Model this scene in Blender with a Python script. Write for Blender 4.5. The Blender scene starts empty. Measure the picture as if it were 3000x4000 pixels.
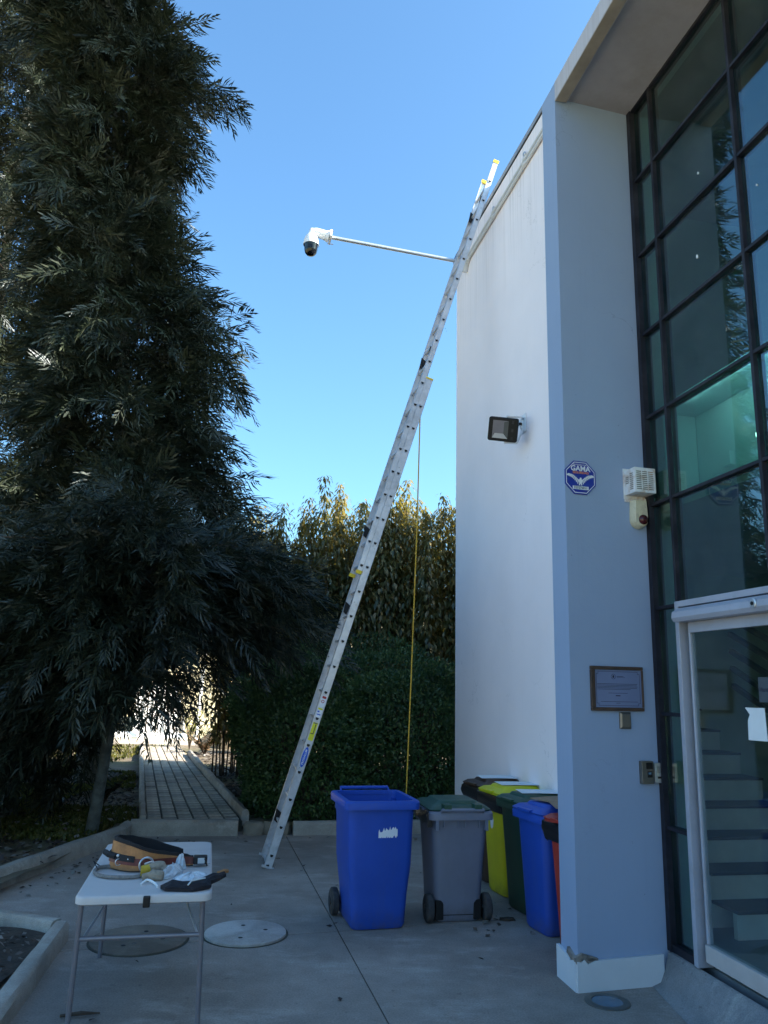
import bpy, bmesh, math, random
import numpy as np
from mathutils import Vector, Matrix
R = math.radians
PI = math.pi
random.seed(7)
rng = np.random.default_rng(11)
S = bpy.context.scene
COL = S.collection

# ------------------------------------------------------------------ camera
PITCH, ROLL = math.atan(0.2196), R(1.384)
cam = bpy.data.cameras.new('camera')
camo = bpy.data.objects.new('camera', cam)
COL.objects.link(camo)
fw = Vector((0, math.cos(PITCH), math.sin(PITCH)))
u0 = Vector((0, -math.sin(PITCH), math.cos(PITCH)))
r0 = Vector((1, 0, 0))
rr_ = r0 * math.cos(ROLL) + u0 * math.sin(ROLL)
uu_ = u0 * math.cos(ROLL) - r0 * math.sin(ROLL)
m = Matrix((rr_, uu_, -fw)).transposed().to_4x4()
m.translation = (0, 0, 1.75)
camo.matrix_world = m
cam.sensor_fit = 'HORIZONTAL'
cam.sensor_width = 36
cam.lens = 1686 / 1659 * 36
cam.clip_end = 2000
cam.clip_start = 0.05
S.camera = camo

# ------------------------------------------------------------------ world, sun, exposure
SUN_AZ, SUN_EL = 100.0, 31.0
W = bpy.data.worlds.new('World')
S.world = W
W.use_nodes = True
nt = W.node_tree
bg = nt.nodes['Background']
sky = nt.nodes.new('ShaderNodeTexSky')
sky.sky_type = 'NISHITA'
sky.sun_disc = False
sky.sun_elevation = R(SUN_EL)
sky.sun_rotation = R(SUN_AZ)
sky.air_density = 1.0
sky.dust_density = 2.2
sky.ozone_density = 2.6
tint = nt.nodes.new('ShaderNodeMix'); tint.data_type = 'RGBA'; tint.blend_type = 'MULTIPLY'
tint.inputs[0].default_value = 1.0
tint.inputs[7].default_value = (0.73, 1.055, 1.17, 1)
nt.links.new(sky.outputs[0], tint.inputs[6]); nt.links.new(tint.outputs[2], bg.inputs[0])
bg.inputs[1].default_value = 0.085
sl = bpy.data.lights.new('sun', 'SUN')
sl.energy = 5.0
sl.angle = R(0.5)
sl.color = (1.0, 0.93, 0.82)
so = bpy.data.objects.new('sun', sl)
COL.objects.link(so)
sd = Vector((math.sin(R(SUN_AZ)) * math.cos(R(SUN_EL)), math.cos(R(SUN_AZ)) * math.cos(R(SUN_EL)), math.sin(R(SUN_EL))))
so.rotation_euler = sd.to_track_quat('Z', 'Y').to_euler()
so.location = (20, -10, 30)
S.view_settings.view_transform = 'Standard'
S.view_settings.look = 'None'
S.view_settings.gamma = 1
S.view_settings.use_curve_mapping = False
S.view_settings.exposure = 2.03
S.render.engine = 'CYCLES'
S.cycles.max_bounces = 8
S.cycles.transparent_max_bounces = 12

# ------------------------------------------------------------------ materials
def newmat(name):
    mt = bpy.data.materials.new(name)
    mt.use_nodes = True
    n = mt.node_tree
    return mt, n, n.nodes['Principled BSDF']

def tex_coord(n, scale=(1, 1, 1)):
    tc = n.nodes.new('ShaderNodeTexCoord')
    mp = n.nodes.new('ShaderNodeMapping')
    mp.inputs['Scale'].default_value = scale
    n.links.new(tc.outputs['Object'], mp.inputs[0])
    return mp.outputs[0]

def noise(n, vec, scale, detail=5, rough=0.6):
    x = n.nodes.new('ShaderNodeTexNoise')
    x.inputs['Scale'].default_value = scale
    x.inputs['Detail'].default_value = detail
    x.inputs['Roughness'].default_value = rough
    n.links.new(vec, x.inputs['Vector'])
    return x.outputs['Fac']

def ramp(n, fac, stops):
    x = n.nodes.new('ShaderNodeValToRGB')
    e = x.color_ramp.elements
    while len(e) < len(stops):
        e.new(0.5)
    for el, (p, c) in zip(e, stops):
        el.position = p
        el.color = (*c, 1) if len(c) == 3 else c
    n.links.new(fac, x.inputs[0])
    return x.outputs[0]

def mixc(n, fac, a, b, mode='MIX'):
    x = n.nodes.new('ShaderNodeMix')
    x.data_type = 'RGBA'
    x.blend_type = mode
    for sock, v in ((x.inputs[0], fac), (x.inputs[6], a), (x.inputs[7], b)):
        if hasattr(v, 'is_output'):
            n.links.new(v, sock)
        elif isinstance(v, (int, float)):
            sock.default_value = v
        else:
            sock.default_value = (*v, 1)
    return x.outputs[2]

def bump(n, bs, h, strength=0.2, dist=0.01):
    b = n.nodes.new('ShaderNodeBump')
    b.inputs['Strength'].default_value = strength
    b.inputs['Distance'].default_value = dist
    n.links.new(h, b.inputs['Height'])
    n.links.new(b.outputs[0], bs.inputs['Normal'])

def simple(name, col, rough=0.6, var=0.15, scale=8, metal=0.0, bmp=0.0, bscale=60, dirt=None, dscale=3.0, spec=0.5):
    mt, n, bs = newmat(name)
    v = tex_coord(n)
    f = noise(n, v, scale)
    lo = tuple(c * (1 - var) for c in col)
    hi = tuple(min(1, c * (1 + var)) for c in col)
    c = ramp(n, f, [(0.3, lo), (0.7, hi)])
    if dirt:
        f2 = noise(n, v, dscale, 8, 0.7)
        k = ramp(n, f2, [(0.48, (0, 0, 0)), (0.72, (1, 1, 1))])
        c = mixc(n, k, c, dirt)
    n.links.new(c, bs.inputs['Base Color'])
    bs.inputs['Roughness'].default_value = rough
    bs.inputs['Metallic'].default_value = metal
    bs.inputs['Specular IOR Level'].default_value = spec
    if bmp:
        bump(n, bs, noise(n, v, bscale, 4), bmp, 0.01)
    return mt

def concrete(name, base, stain, light, scale=1.0, bmp=0.25):
    mt, n, bs = newmat(name)
    v = tex_coord(n)
    f1 = noise(n, v, 0.9 * scale, 8, 0.65)
    f2 = noise(n, v, 4.5 * scale, 8, 0.7)
    f3 = noise(n, v, 90 * scale, 3, 0.6)
    f4 = noise(n, tex_coord(n, (0.8, 1.7, 1)), 1.7 * scale, 10, 0.75)
    c = ramp(n, f1, [(0.33, stain), (0.52, base), (0.72, light)])
    c2 = ramp(n, f2, [(0.3, tuple(x * 0.72 for x in base)), (0.7, tuple(x * 1.15 for x in base))])
    c = mixc(n, 0.55, c, c2)
    f6 = noise(n, v, 0.35 * scale, 6, 0.7)
    k6 = ramp(n, f6, [(0.42, (0.7, 0.69, 0.68)), (0.6, (1.08, 1.08, 1.08))])
    c = mixc(n, 0.8, c, k6, 'MULTIPLY')
    f7 = noise(n, tex_coord(n, (1, 1, 1)), 13 * scale, 3, 0.5)
    k7 = ramp(n, f7, [(0.68, (0, 0, 0)), (0.74, (0.7, 0.7, 0.7))])
    c = mixc(n, k7, c, tuple(x * 0.5 for x in base))
    k = ramp(n, f4, [(0.53, (0, 0, 0)), (0.68, (0.75, 0.75, 0.75))])
    c = mixc(n, k, c, light)
    k2 = ramp(n, f3, [(0.35, (0.78, 0.78, 0.78)), (0.65, (1.1, 1.1, 1.1))])
    c = mixc(n, 1.0, c, k2, 'MULTIPLY')
    n.links.new(c, bs.inputs['Base Color'])
    bs.inputs['Roughness'].default_value = 0.8
    bump(n, bs, f3, bmp, 0.004)
    return mt

def wallpaint(name, col, streak=0.5, roofz=None):
    mt, n, bs = newmat(name)
    v = tex_coord(n)
    f = noise(n, v, 1.3, 6, 0.6)
    c = ramp(n, f, [(0.3, tuple(x * 0.96 for x in col)), (0.7, tuple(min(1, x * 1.02) for x in col))])
    # thin rain streaks
    vs = tex_coord(n, (9, 9, 0.35))
    f2 = noise(n, vs, 2.2, 6, 0.65)
    k = ramp(n, f2, [(0.56, (0, 0, 0)), (0.78, (streak, streak, streak))])
    c = mixc(n, k, c, tuple(x * 0.62 for x in col))
    if roofz:
        sp_ = n.nodes.new('ShaderNodeSeparateXYZ'); n.links.new(v, sp_.inputs[0])
        mr = n.nodes.new('ShaderNodeMapRange'); mr.inputs[1].default_value = roofz - 1.5; mr.inputs[2].default_value = roofz
        n.links.new(sp_.outputs['Z'], mr.inputs[0])
        f5 = noise(n, tex_coord(n, (14, 14, 0.25)), 1.6, 7, 0.7)
        k5 = ramp(n, f5, [(0.47, (0, 0, 0)), (0.7, (0.5, 0.5, 0.5))])
        c = mixc(n, mixc(n, 1.0, k5, mr.outputs[0], 'MULTIPLY'), c, (0.36, 0.32, 0.29))
    # hairline cracks
    vo = n.nodes.new('ShaderNodeTexVoronoi')
    vo.feature = 'DISTANCE_TO_EDGE'
    vo.inputs['Scale'].default_value = 0.9
    vd = n.nodes.new('ShaderNodeVectorMath'); vd.operation = 'ADD'
    nn = n.nodes.new('ShaderNodeTexNoise'); nn.inputs['Scale'].default_value = 2.5; nn.inputs['Detail'].default_value = 8
    n.links.new(v, nn.inputs['Vector'])
    n.links.new(v, vd.inputs[0]); n.links.new(nn.outputs['Color'], vd.inputs[1])
    n.links.new(vd.outputs[0], vo.inputs['Vector'])
    kc = ramp(n, vo.outputs['Distance'], [(0.0, (1, 1, 1)), (0.0035, (0, 0, 0))])
    gate = ramp(n, noise(n, v, 0.8, 3), [(0.55, (0, 0, 0)), (0.63, (0.4, 0.4, 0.4))])
    kc = mixc(n, 1.0, kc, gate, 'MULTIPLY')
    c = mixc(n, kc, c, tuple(x * 0.35 for x in col))
    # specks
    sp = ramp(n, noise(n, v, 38, 2, 0.5), [(0.76, (0, 0, 0)), (0.8, (0.5, 0.5, 0.5))])
    c = mixc(n, sp, c, tuple(x * 0.4 for x in col))
    n.links.new(c, bs.inputs['Base Color'])
    bs.inputs['Roughness'].default_value = 0.75
    bs.inputs['Specular IOR Level'].default_value = 0.25
    h = noise(n, v, 26, 8, 0.75)
    bump(n, bs, h, 0.22, 0.006)
    return mt

def leafmat(name, c1, c2, c3, trans=0.3, gloss=0.06, tcol=None, rough=0.45):
    mt = bpy.data.materials.new(name)
    mt.use_nodes = True
    n = mt.node_tree
    n.nodes.remove(n.nodes['Principled BSDF'])
    out = n.nodes['Material Output']
    geo = n.nodes.new('ShaderNodeNewGeometry')
    c = ramp(n, geo.outputs['Random Per Island'], [(0.0, c1), (0.55, c2), (1.0, c3)])
    v = tex_coord(n)
    f = noise(n, v, 0.9, 3)
    k = ramp(n, f, [(0.3, (0.7, 0.7, 0.75)), (0.7, (1.2, 1.2, 1.1))])
    c = mixc(n, 1.0, c, k, 'MULTIPLY')
    d = n.nodes.new('ShaderNodeBsdfDiffuse')
    t = n.nodes.new('ShaderNodeBsdfTranslucent')
    g = n.nodes.new('ShaderNodeBsdfGlossy')
    g.inputs['Roughness'].default_value = rough
    g.inputs['Color'].default_value = (0.7, 0.75, 0.8, 1)
    n.links.new(c, d.inputs[0])
    tc = mixc(n, 0.65, c, tcol) if tcol else c
    n.links.new(tc, t.inputs[0])
    m1 = n.nodes.new('ShaderNodeMixShader'); m1.inputs[0].default_value = trans
    m2 = n.nodes.new('ShaderNodeMixShader'); m2.inputs[0].default_value = gloss
    n.links.new(d.outputs[0], m1.inputs[1]); n.links.new(t.outputs[0], m1.inputs[2])
    n.links.new(m1.outputs[0], m2.inputs[1]); n.links.new(g.outputs[0], m2.inputs[2])
    n.links.new(m2.outputs[0], out.inputs['Surface'])
    return mt

def glassmat(name, tint, ior=1.55, dirt=0.04):
    mt = bpy.data.materials.new(name)
    mt.use_nodes = True
    n = mt.node_tree
    n.nodes.remove(n.nodes['Principled BSDF'])
    out = n.nodes['Material Output']
    fr = n.nodes.new('ShaderNodeFresnel')
    ge_ = n.nodes.new('ShaderNodeNewGeometry'); mx = n.nodes.new('ShaderNodeMix')
    mx.inputs[2].default_value = ior; mx.inputs[3].default_value = 1 / ior
    n.links.new(ge_.outputs['Backfacing'], mx.inputs[0]); n.links.new(mx.outputs[0], fr.inputs['IOR'])
    tr = n.nodes.new('ShaderNodeBsdfTransparent'); tr.inputs[0].default_value = (*tint, 1)
    gl = n.nodes.new('ShaderNodeBsdfGlossy'); gl.inputs['Roughness'].default_value = 0.0
    gl.inputs['Color'].default_value = (0.85, 0.95, 1.0, 1)
    df = n.nodes.new('ShaderNodeBsdfDiffuse'); df.inputs[0].default_value = (0.35, 0.4, 0.42, 1)
    v = tex_coord(n)
    f = noise(n, v, 3.0, 8, 0.7)
    k = ramp(n, f, [(0.35, (0, 0, 0)), (0.8, (dirt * 2.2,) * 3)])
    m1 = n.nodes.new('ShaderNodeMixShader'); m2 = n.nodes.new('ShaderNodeMixShader')
    n.links.new(fr.outputs[0], m1.inputs[0]); n.links.new(tr.outputs[0], m1.inputs[1]); n.links.new(gl.outputs[0], m1.inputs[2])
    n.links.new(k, m2.inputs[0]); n.links.new(m1.outputs[0], m2.inputs[1]); n.links.new(df.outputs[0], m2.inputs[2])
    n.links.new(m2.outputs[0], out.inputs['Surface'])
    return mt

M = {}
M['patio'] = concrete('patio concrete', (0.345, 0.295, 0.255), (0.245, 0.205, 0.172), (0.46, 0.41, 0.365))
M['kerb'] = concrete('kerb concrete', (0.38, 0.34, 0.29), (0.25, 0.215, 0.175), (0.48, 0.44, 0.38), 2.0, 0.5)
M['ramp'] = concrete('ramp concrete', (0.25, 0.255, 0.26), (0.17, 0.175, 0.18), (0.42, 0.41, 0.38), 1.6, 0.5)
M['paver'] = concrete('paver stone', (0.5, 0.44, 0.37), (0.36, 0.31, 0.26), (0.58, 0.52, 0.44), 3.0, 0.5)
_m = M['paver'].node_tree
_oi = _m.nodes.new('ShaderNodeObjectInfo')
_bs = _m.nodes['Principled BSDF']
_src = _bs.inputs['Base Color'].links[0].from_socket
_k = ramp(_m, _oi.outputs['Random'], [(0.0, (0.74, 0.73, 0.72)), (0.5, (0.95, 0.93, 0.9)), (1.0, (1.2, 1.15, 1.05))])
_m.links.new(mixc(_m, 1.0, _src, _k, 'MULTIPLY'), _bs.inputs['Base Color'])
M['joint'] = simple('joint earth', (0.06, 0.06, 0.045), 0.95, 0.4, 10)
M['white_wall'] = wallpaint('white wall paint', (0.96, 0.88, 0.89), 0.1, 7.5)
M['pillar'] = wallpaint('pillar paint', (0.29, 0.375, 0.525), 0.10)
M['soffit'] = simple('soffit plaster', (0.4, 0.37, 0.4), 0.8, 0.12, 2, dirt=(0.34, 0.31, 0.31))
M['fascia'] = wallpaint('fascia paint', (0.5, 0.48, 0.5), 0.5, 6.3)
M['lip'] = simple('stained lip', (0.36, 0.31, 0.26), 0.8, 0.2, 5)
M['plinth'] = simple('plinth board', (0.58, 0.62, 0.66), 0.6, 0.06, 3, bmp=0.05)
M['broken'] = simple('broken mortar', (0.22, 0.2, 0.18), 0.9, 0.5, 20, bmp=0.5)
M['flash'] = simple('roof flashing', (0.36, 0.36, 0.38), 0.55, 0.2, 3, metal=0.3)
M['darkgap'] = simple('dark gap', (0.02, 0.02, 0.022), 0.9)
M['mullion'] = simple('dark mullion', (0.012, 0.013, 0.021), 0.6, 0.35, 6, dirt=(0.035, 0.035, 0.045), dscale=5, spec=0.3)
M['alu'] = simple('door aluminium', (0.38, 0.4, 0.47), 0.42, 0.06, 4, metal=0.15, dirt=(0.31, 0.32, 0.36))
M['rail'] = simple('bottom rail aluminium', (0.46, 0.44, 0.43), 0.5, 0.1, 5, metal=0.1)
M['glass'] = glassmat('tinted green glass', (0.46, 0.66, 0.6), 1.9, 0.03)
M['doorglass'] = glassmat('door glass', (0.86, 0.92, 0.92), 1.45, 0.02)
M['interior'] = simple('interior wall', (0.5, 0.58, 0.54), 0.8, 0.1, 2)
M['spandrel'] = simple('spandrel board', (0.55, 0.75, 0.8), 0.7, 0.06, 2)
mt, n_, bs_ = newmat('lit lamp')
bs_.inputs['Base Color'].default_value = (0.8, 0.85, 0.8, 1)
bs_.inputs['Emission Color'].default_value = (0.75, 1.0, 0.9, 1)
bs_.inputs['Emission Strength'].default_value = 1.6
M['litlamp'] = mt
M['notice'] = simple('notice sheet', (0.06, 0.075, 0.09), 0.6)
mt, n_, bs_ = newmat('hidden fill strip')  # glow for an added fill strip, no visible fitting
bs_.inputs['Emission Color'].default_value = (0.7, 0.95, 1.0, 1)
bs_.inputs['Emission Strength'].default_value = 7.5
M['fillstrip'] = mt
M['floor_in'] = simple('interior floor', (0.2, 0.21, 0.22), 0.5, 0.2, 3)
M['riser'] = simple('stair riser', (0.78, 0.78, 0.76), 0.6, 0.1, 4)
M['tread'] = simple('stair tread', (0.09, 0.085, 0.085), 0.5, 0.2, 5)
M['alum'] = simple('ladder aluminium', (0.62, 0.63, 0.66), 0.38, 0.12, 9, metal=0.55, dirt=(0.42, 0.42, 0.43), dscale=7)
M['black'] = simple('black plastic', (0.01, 0.01, 0.011), 0.4, 0.3, 10, spec=0.35)
M['glossblack'] = simple('gloss black', (0.004, 0.004, 0.005), 0.08, 0.1, 5)
M['rubber'] = simple('worn rubber', (0.03, 0.03, 0.032), 0.8, 0.4, 14, dirt=(0.08, 0.075, 0.07), dscale=9)
M['yellowcap'] = simple('yellow cap', (0.7, 0.5, 0.02), 0.5)
M['white'] = simple('white enamel', (0.78, 0.79, 0.8), 0.4, 0.03)
M['whitebox'] = simple('white box enamel', (0.72, 0.74, 0.76), 0.45, 0.05, 5, dirt=(0.45, 0.3, 0.2), dscale=14)
M['slot'] = simple('slot shade', (0.1, 0.1, 0.09), 0.8)
M['rust'] = simple('rusty slot', (0.32, 0.14, 0.06), 0.9)
M['cream'] = simple('aged cream plastic', (0.62, 0.58, 0.42), 0.45, 0.08, 8, dirt=(0.36, 0.33, 0.24), dscale=9)
M['redlens'] = simple('dark red lens', (0.06, 0.008, 0.01), 0.15)
M['wood'] = simple('plaque wood', (0.065, 0.04, 0.028), 0.45, 0.4, 6)
M['plate'] = simple('engraved plate', (0.2, 0.25, 0.42), 0.35, 0.05, 4, metal=0.3)
M['ink'] = simple('dark ink', (0.02, 0.025, 0.05), 0.6)
M['bronze'] = simple('bronze metal', (0.2, 0.185, 0.16), 0.42, 0.15, 6, metal=0.7)
M['silver'] = simple('silver metal', (0.55, 0.57, 0.6), 0.35, 0.08, 6, metal=0.7)
M['signblue'] = simple('sign blue', (0.012, 0.03, 0.3), 0.4, 0.08)
M['signwhite'] = simple('sign white', (0.75, 0.76, 0.8), 0.5, 0.03)
M['signorange'] = simple('sign orange', (0.7, 0.22, 0.1), 0.5)
M['stickyel'] = simple('sticker yellow', (0.75, 0.7, 0.03), 0.4)
M['stickblue'] = simple('sticker blue', (0.01, 0.1, 0.55), 0.4)
M['stickred'] = simple('sticker red', (0.5, 0.04, 0.03), 0.4)
M['steel'] = simple('grey painted steel', (0.2, 0.19, 0.21), 0.35, 0.08, 10, metal=0.3)
M['tabletop'] = simple('table plastic', (0.56, 0.52, 0.5), 0.5, 0.05, 3, bmp=0.12, bscale=140, dirt=(0.46, 0.43, 0.42))
M['leather'] = simple('tan leather', (0.4, 0.17, 0.055), 0.5, 0.25, 12, bmp=0.2, dirt=(0.2, 0.08, 0.03), dscale=8)
M['redleather'] = simple('red leather', (0.13, 0.02, 0.012), 0.5, 0.3, 12)
M['blackpad'] = simple('black padding', (0.012, 0.011, 0.012), 0.8, 0.3, 20, bmp=0.2)
M['ropegrey'] = simple('grey rope', (0.2, 0.19, 0.18), 0.9, 0.3, 60, bmp=0.6, bscale=120)
M['glove'] = simple('work glove', (0.3, 0.25, 0.19), 0.9, 0.3, 25, bmp=0.4)
M['gloveyel'] = simple('yellow cuff', (0.55, 0.38, 0.04), 0.85, 0.2, 25)
M['blackcloth'] = simple('black cloth', (0.014, 0.012, 0.016), 0.9, 0.4, 30, bmp=0.4)
M['ropeyel'] = simple('yellow rope', (0.6, 0.36, 0.04), 0.85, 0.2, 80)
M['paper'] = simple('white paper', (0.72, 0.75, 0.76), 0.7, 0.05, 6)
M['card'] = simple('cardboard', (0.3, 0.2, 0.12), 0.85, 0.12, 6)
M['soil'] = simple('dark soil', (0.045, 0.033, 0.024), 0.95, 0.5, 9, bmp=1.0, bscale=30)
M['stone'] = simple('rough stone', (0.2, 0.17, 0.13), 0.9, 0.3, 6, bmp=0.8, bscale=20)
M['bark'] = simple('grey green bark', (0.085, 0.095, 0.085), 0.9, 0.45, 9, bmp=1.0, bscale=22, dirt=(0.035, 0.035, 0.03), dscale=6)
M['twig'] = simple('twig', (0.07, 0.05, 0.035), 0.9, 0.3, 7)
M['lid_conc'] = concrete('manhole concrete', (0.5, 0.47, 0.44), (0.4, 0.37, 0.34), (0.58, 0.55, 0.52), 3.0)
M['lid_conc2'] = concrete('dark manhole concrete', (0.19, 0.155, 0.12), (0.12, 0.1, 0.075), (0.27, 0.235, 0.19), 3.0)
M['drainring'] = simple('drain ring', (0.13, 0.13, 0.12), 0.5, 0.2, 9, metal=0.5)
M['lens'] = simple('lamp lens', (0.07, 0.13, 0.19), 0.15, 0.25, 9)
M['pvc'] = simple('pvc conduit', (0.68, 0.69, 0.7), 0.5, 0.06)
M['plasticsheet'] = simple('greenhouse plastic', (0.8, 0.8, 0.8), 0.5, 0.06, 2)
M['drygrass'] = simple('dry grass hill', (0.42, 0.35, 0.2), 0.95, 0.4, 0.35, bmp=0.4, bscale=3, dirt=(0.12, 0.13, 0.05), dscale=0.2)
M['earth'] = simple('garden earth', (0.13, 0.1, 0.065), 0.95, 0.4, 3, bmp=0.8, bscale=14, dirt=(0.12, 0.13, 0.035), dscale=0.7)
M['mound'] = simple('dry mound', (0.3, 0.22, 0.13), 0.95, 0.4, 4, bmp=1.0, bscale=9)
M['litter'] = leafmat('leaf litter', (0.05, 0.035, 0.03), (0.1, 0.075, 0.06), (0.26, 0.24, 0.22), 0.05, 0.05)
M['grass'] = leafmat('grass', (0.06, 0.07, 0.015), (0.1, 0.1, 0.02), (0.15, 0.13, 0.04), 0.3, 0.02)
M['grev'] = leafmat('grevillea leaf', (0.014, 0.02, 0.011), (0.022, 0.03, 0.015), (0.055, 0.062, 0.04), 0.15, 0.045, rough=0.42)
M['shrubleaf'] = leafmat('tall shrub leaf', (0.065, 0.085, 0.03), (0.13, 0.135, 0.045), (0.36, 0.26, 0.1), 0.42, 0.06, (0.4, 0.3, 0.03))
M['bushleaf'] = leafmat('round shrub leaf', (0.045, 0.09, 0.032), (0.07, 0.13, 0.042), (0.13, 0.2, 0.065), 0.3, 0.04)
M['conifer'] = leafmat('conifer leaf', (0.03, 0.05, 0.015), (0.05, 0.07, 0.02), (0.08, 0.09, 0.03), 0.2, 0.03)
M['yellowleaf'] = leafmat('yellow green leaf', (0.2, 0.24, 0.03), (0.3, 0.3, 0.05), (0.4, 0.36, 0.1), 0.4, 0.03)
M['dryleaf'] = leafmat('dry twig leaf', (0.2, 0.12, 0.06), (0.3, 0.2, 0.12), (0.4, 0.32, 0.22), 0.2, 0.02)

def plastic(name, col, worn=None):
    mt, n, bs = newmat(name)
    v = tex_coord(n)
    worn = worn or tuple(min(1, c * 0.75 + 0.02) for c in col)
    c = ramp(n, noise(n, v, 4, 6, 0.65), [(0.35, tuple(x * 0.88 for x in col)), (0.65, col)])
    k = ramp(n, noise(n, tex_coord(n, (6, 6, 0.7)), 2.4, 8, 0.72), [(0.5, (0, 0, 0)), (0.72, (0.55, 0.55, 0.55))])
    c = mixc(n, k, c, worn)
    k2 = ramp(n, noise(n, tex_coord(n, (1, 1, 3)), 22, 8, 0.8), [(0.63, (0, 0, 0)), (0.7, (0.3, 0.3, 0.3))])
    c = mixc(n, k2, c, tuple(min(1, x * 0.8 + 0.12) for x in col))
    sp_ = n.nodes.new('ShaderNodeSeparateXYZ'); n.links.new(v, sp_.inputs[0])
    low = ramp(n, sp_.outputs['Z'], [(0.0, (1, 1, 1)), (0.16, (0, 0, 0))])
    k3 = mixc(n, 1.0, low, ramp(n, noise(n, v, 9, 6, 0.7), [(0.4, (0, 0, 0)), (0.65, (0.6, 0.6, 0.6))]), 'MULTIPLY')
    c = mixc(n, k3, c, (0.09, 0.075, 0.06))
    n.links.new(c, bs.inputs['Base Color'])
    bs.inputs['Roughness'].default_value = 0.45
    bs.inputs['Specular IOR Level'].default_value = 0.4
    bump(n, bs, noise(n, v, 150, 3), 0.08, 0.004)
    return mt
M['binblue'] = plastic('blue bin plastic', (0.016, 0.075, 0.42))
M['bingrey'] = plastic('grey bin plastic', (0.17, 0.185, 0.24), (0.14, 0.15, 0.19))
M['bingreen'] = plastic('green bin plastic', (0.02, 0.065, 0.04))
M['binyellow'] = plastic('yellow bin plastic', (0.62, 0.56, 0.012))
M['binbrown'] = plastic('brown bin plastic', (0.06, 0.03, 0.018))
M['binred'] = plastic('red bin plastic', (0.42, 0.045, 0.03))
M['bag'] = simple('black bin bag', (0.012, 0.012, 0.013), 0.28, 0.3, 12)
M['clear'] = simple('clear plastic', (0.6, 0.64, 0.68), 0.15, 0.25, 16, bmp=0.8, bscale=30, spec=0.8)

# ------------------------------------------------------------------ mesh helpers
class MB:
    def __init__(self):
        self.v, self.f, self.mi = [], [], []
        self.k = 0
    def add(self, vs, fs, xf=None):
        o = len(self.v)
        for p in vs:
            p = Vector(p)
            if xf is not None:
                p = xf @ p
            self.v.append(p)
        for q in fs:
            self.f.append([i + o for i in q]); self.mi.append(self.k)
        return self
    def box(self, a, b, xf=None):
        (x0, y0, z0), (x1, y1, z1) = a, b
        return self.add([(x0, y0, z0), (x1, y0, z0), (x1, y1, z0), (x0, y1, z0), (x0, y0, z1), (x1, y0, z1), (x1, y1, z1), (x0, y1, z1)],
                        [(0, 3, 2, 1), (4, 5, 6, 7), (0, 1, 5, 4), (1, 2, 6, 5), (2, 3, 7, 6), (3, 0, 4, 7)], xf)
    def prism(self, poly, z0, z1, xf=None):
        n = len(poly)
        zf0 = z0 if callable(z0) else (lambda x, y: z0)
        zf1 = z1 if callable(z1) else (lambda x, y: z1)
        vs = [(x, y, zf0(x, y)) for x, y in poly] + [(x, y, zf1(x, y)) for x, y in poly]
        fs = [tuple(range(n))[::-1], tuple(range(n, 2 * n))] + [(i, (i + 1) % n, n + (i + 1) % n, n + i) for i in range(n)]
        return self.add(vs, fs, xf)
    def loft(self, rings, cap0=True, cap1=True, closed=True, xf=None):
        n = len(rings[0])
        vs = [p for r in rings for p in r]
        fs = []
        for i in range(len(rings) - 1):
            for j in range(n if closed else n - 1):
                k = (j + 1) % n
                fs.append((i * n + j, i * n + k, (i + 1) * n + k, (i + 1) * n + j))
        if cap0: fs.append(tuple(range(n))[::-1])
        if cap1: fs.append(tuple((len(rings) - 1) * n + j for j in range(n)))
        return self.add(vs, fs, xf)
    def tube(self, pts, r, n=8, cap=True, xf=None):
        pts = [Vector(p) for p in pts]
        rs = r if isinstance(r, (list, tuple)) else [r] * len(pts)
        rings = []
        up = None
        for i, p in enumerate(pts):
            d = (pts[min(i + 1, len(pts) - 1)] - pts[max(i - 1, 0)]).normalized()
            if up is None:
                up = d.orthogonal().normalized()
            else:
                up = (up - d * up.dot(d))
                up = up.normalized() if up.length > 1e-6 else d.orthogonal().normalized()
            sdv = d.cross(up)
            rings.append([p + (up * math.cos(2 * PI * j / n) + sdv * math.sin(2 * PI * j / n)) * rs[i] for j in range(n)])
        return self.loft(rings, cap, cap, True, xf)
    def lathe(self, prof, n=24, xf=None, cap0=True, cap1=True):
        rings = [[(r * math.cos(2 * PI * j / n), r * math.sin(2 * PI * j / n), z) for j in range(n)] for r, z in prof]
        return self.loft(rings, cap0, cap1, True, xf)
    def build(self, name, mat, parent=None, smooth=False, bevel=0.0, kind=None):
        me = bpy.data.meshes.new(name)
        me.from_pydata([tuple(p) for p in self.v], [], self.f)
        mats = mat if isinstance(mat, (list, tuple)) else [mat]
        for x in mats:
            me.materials.append(M[x])
        if len(mats) > 1:
            me.polygons.foreach_set('material_index', self.mi)
        bm = bmesh.new(); bm.from_mesh(me)
        bmesh.ops.recalc_face_normals(bm, faces=bm.faces)
        if bevel:
            es = [e for e in bm.edges if len(e.link_faces) == 2 and e.calc_face_angle(0) > 0.6]
            bmesh.ops.bevel(bm, geom=es, offset=bevel, segments=2, affect='EDGES', profile=0.6)
        bm.to_mesh(me); bm.free()
        if smooth:
            me.polygons.foreach_set('use_smooth', [True] * len(me.polygons))
            try:
                me.set_sharp_from_angle(angle=R(40))
            except Exception:
                pass
        return link(name, me, parent, kind)

def link(name, me, parent=None, kind=None):
    o = bpy.data.objects.new(name, me)
    COL.objects.link(o)
    if parent is not None:
        o.parent = parent
    if kind:
        o['kind'] = kind
    return o

def thing(name, label, cat, loc=(0, 0, 0), rotz=0.0, group=None):
    o = bpy.data.objects.new(name, None)
    o.empty_display_size = 0.1
    COL.objects.link(o)
    o.location = loc
    o.rotation_euler = (0, 0, rotz)
    o['label'] = label; o['category'] = cat
    if group: o['group'] = group
    return o

def tag(o, label, cat, group=None):
    o['label'] = label; o['category'] = cat
    if group: o['group'] = group
    return o

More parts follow.
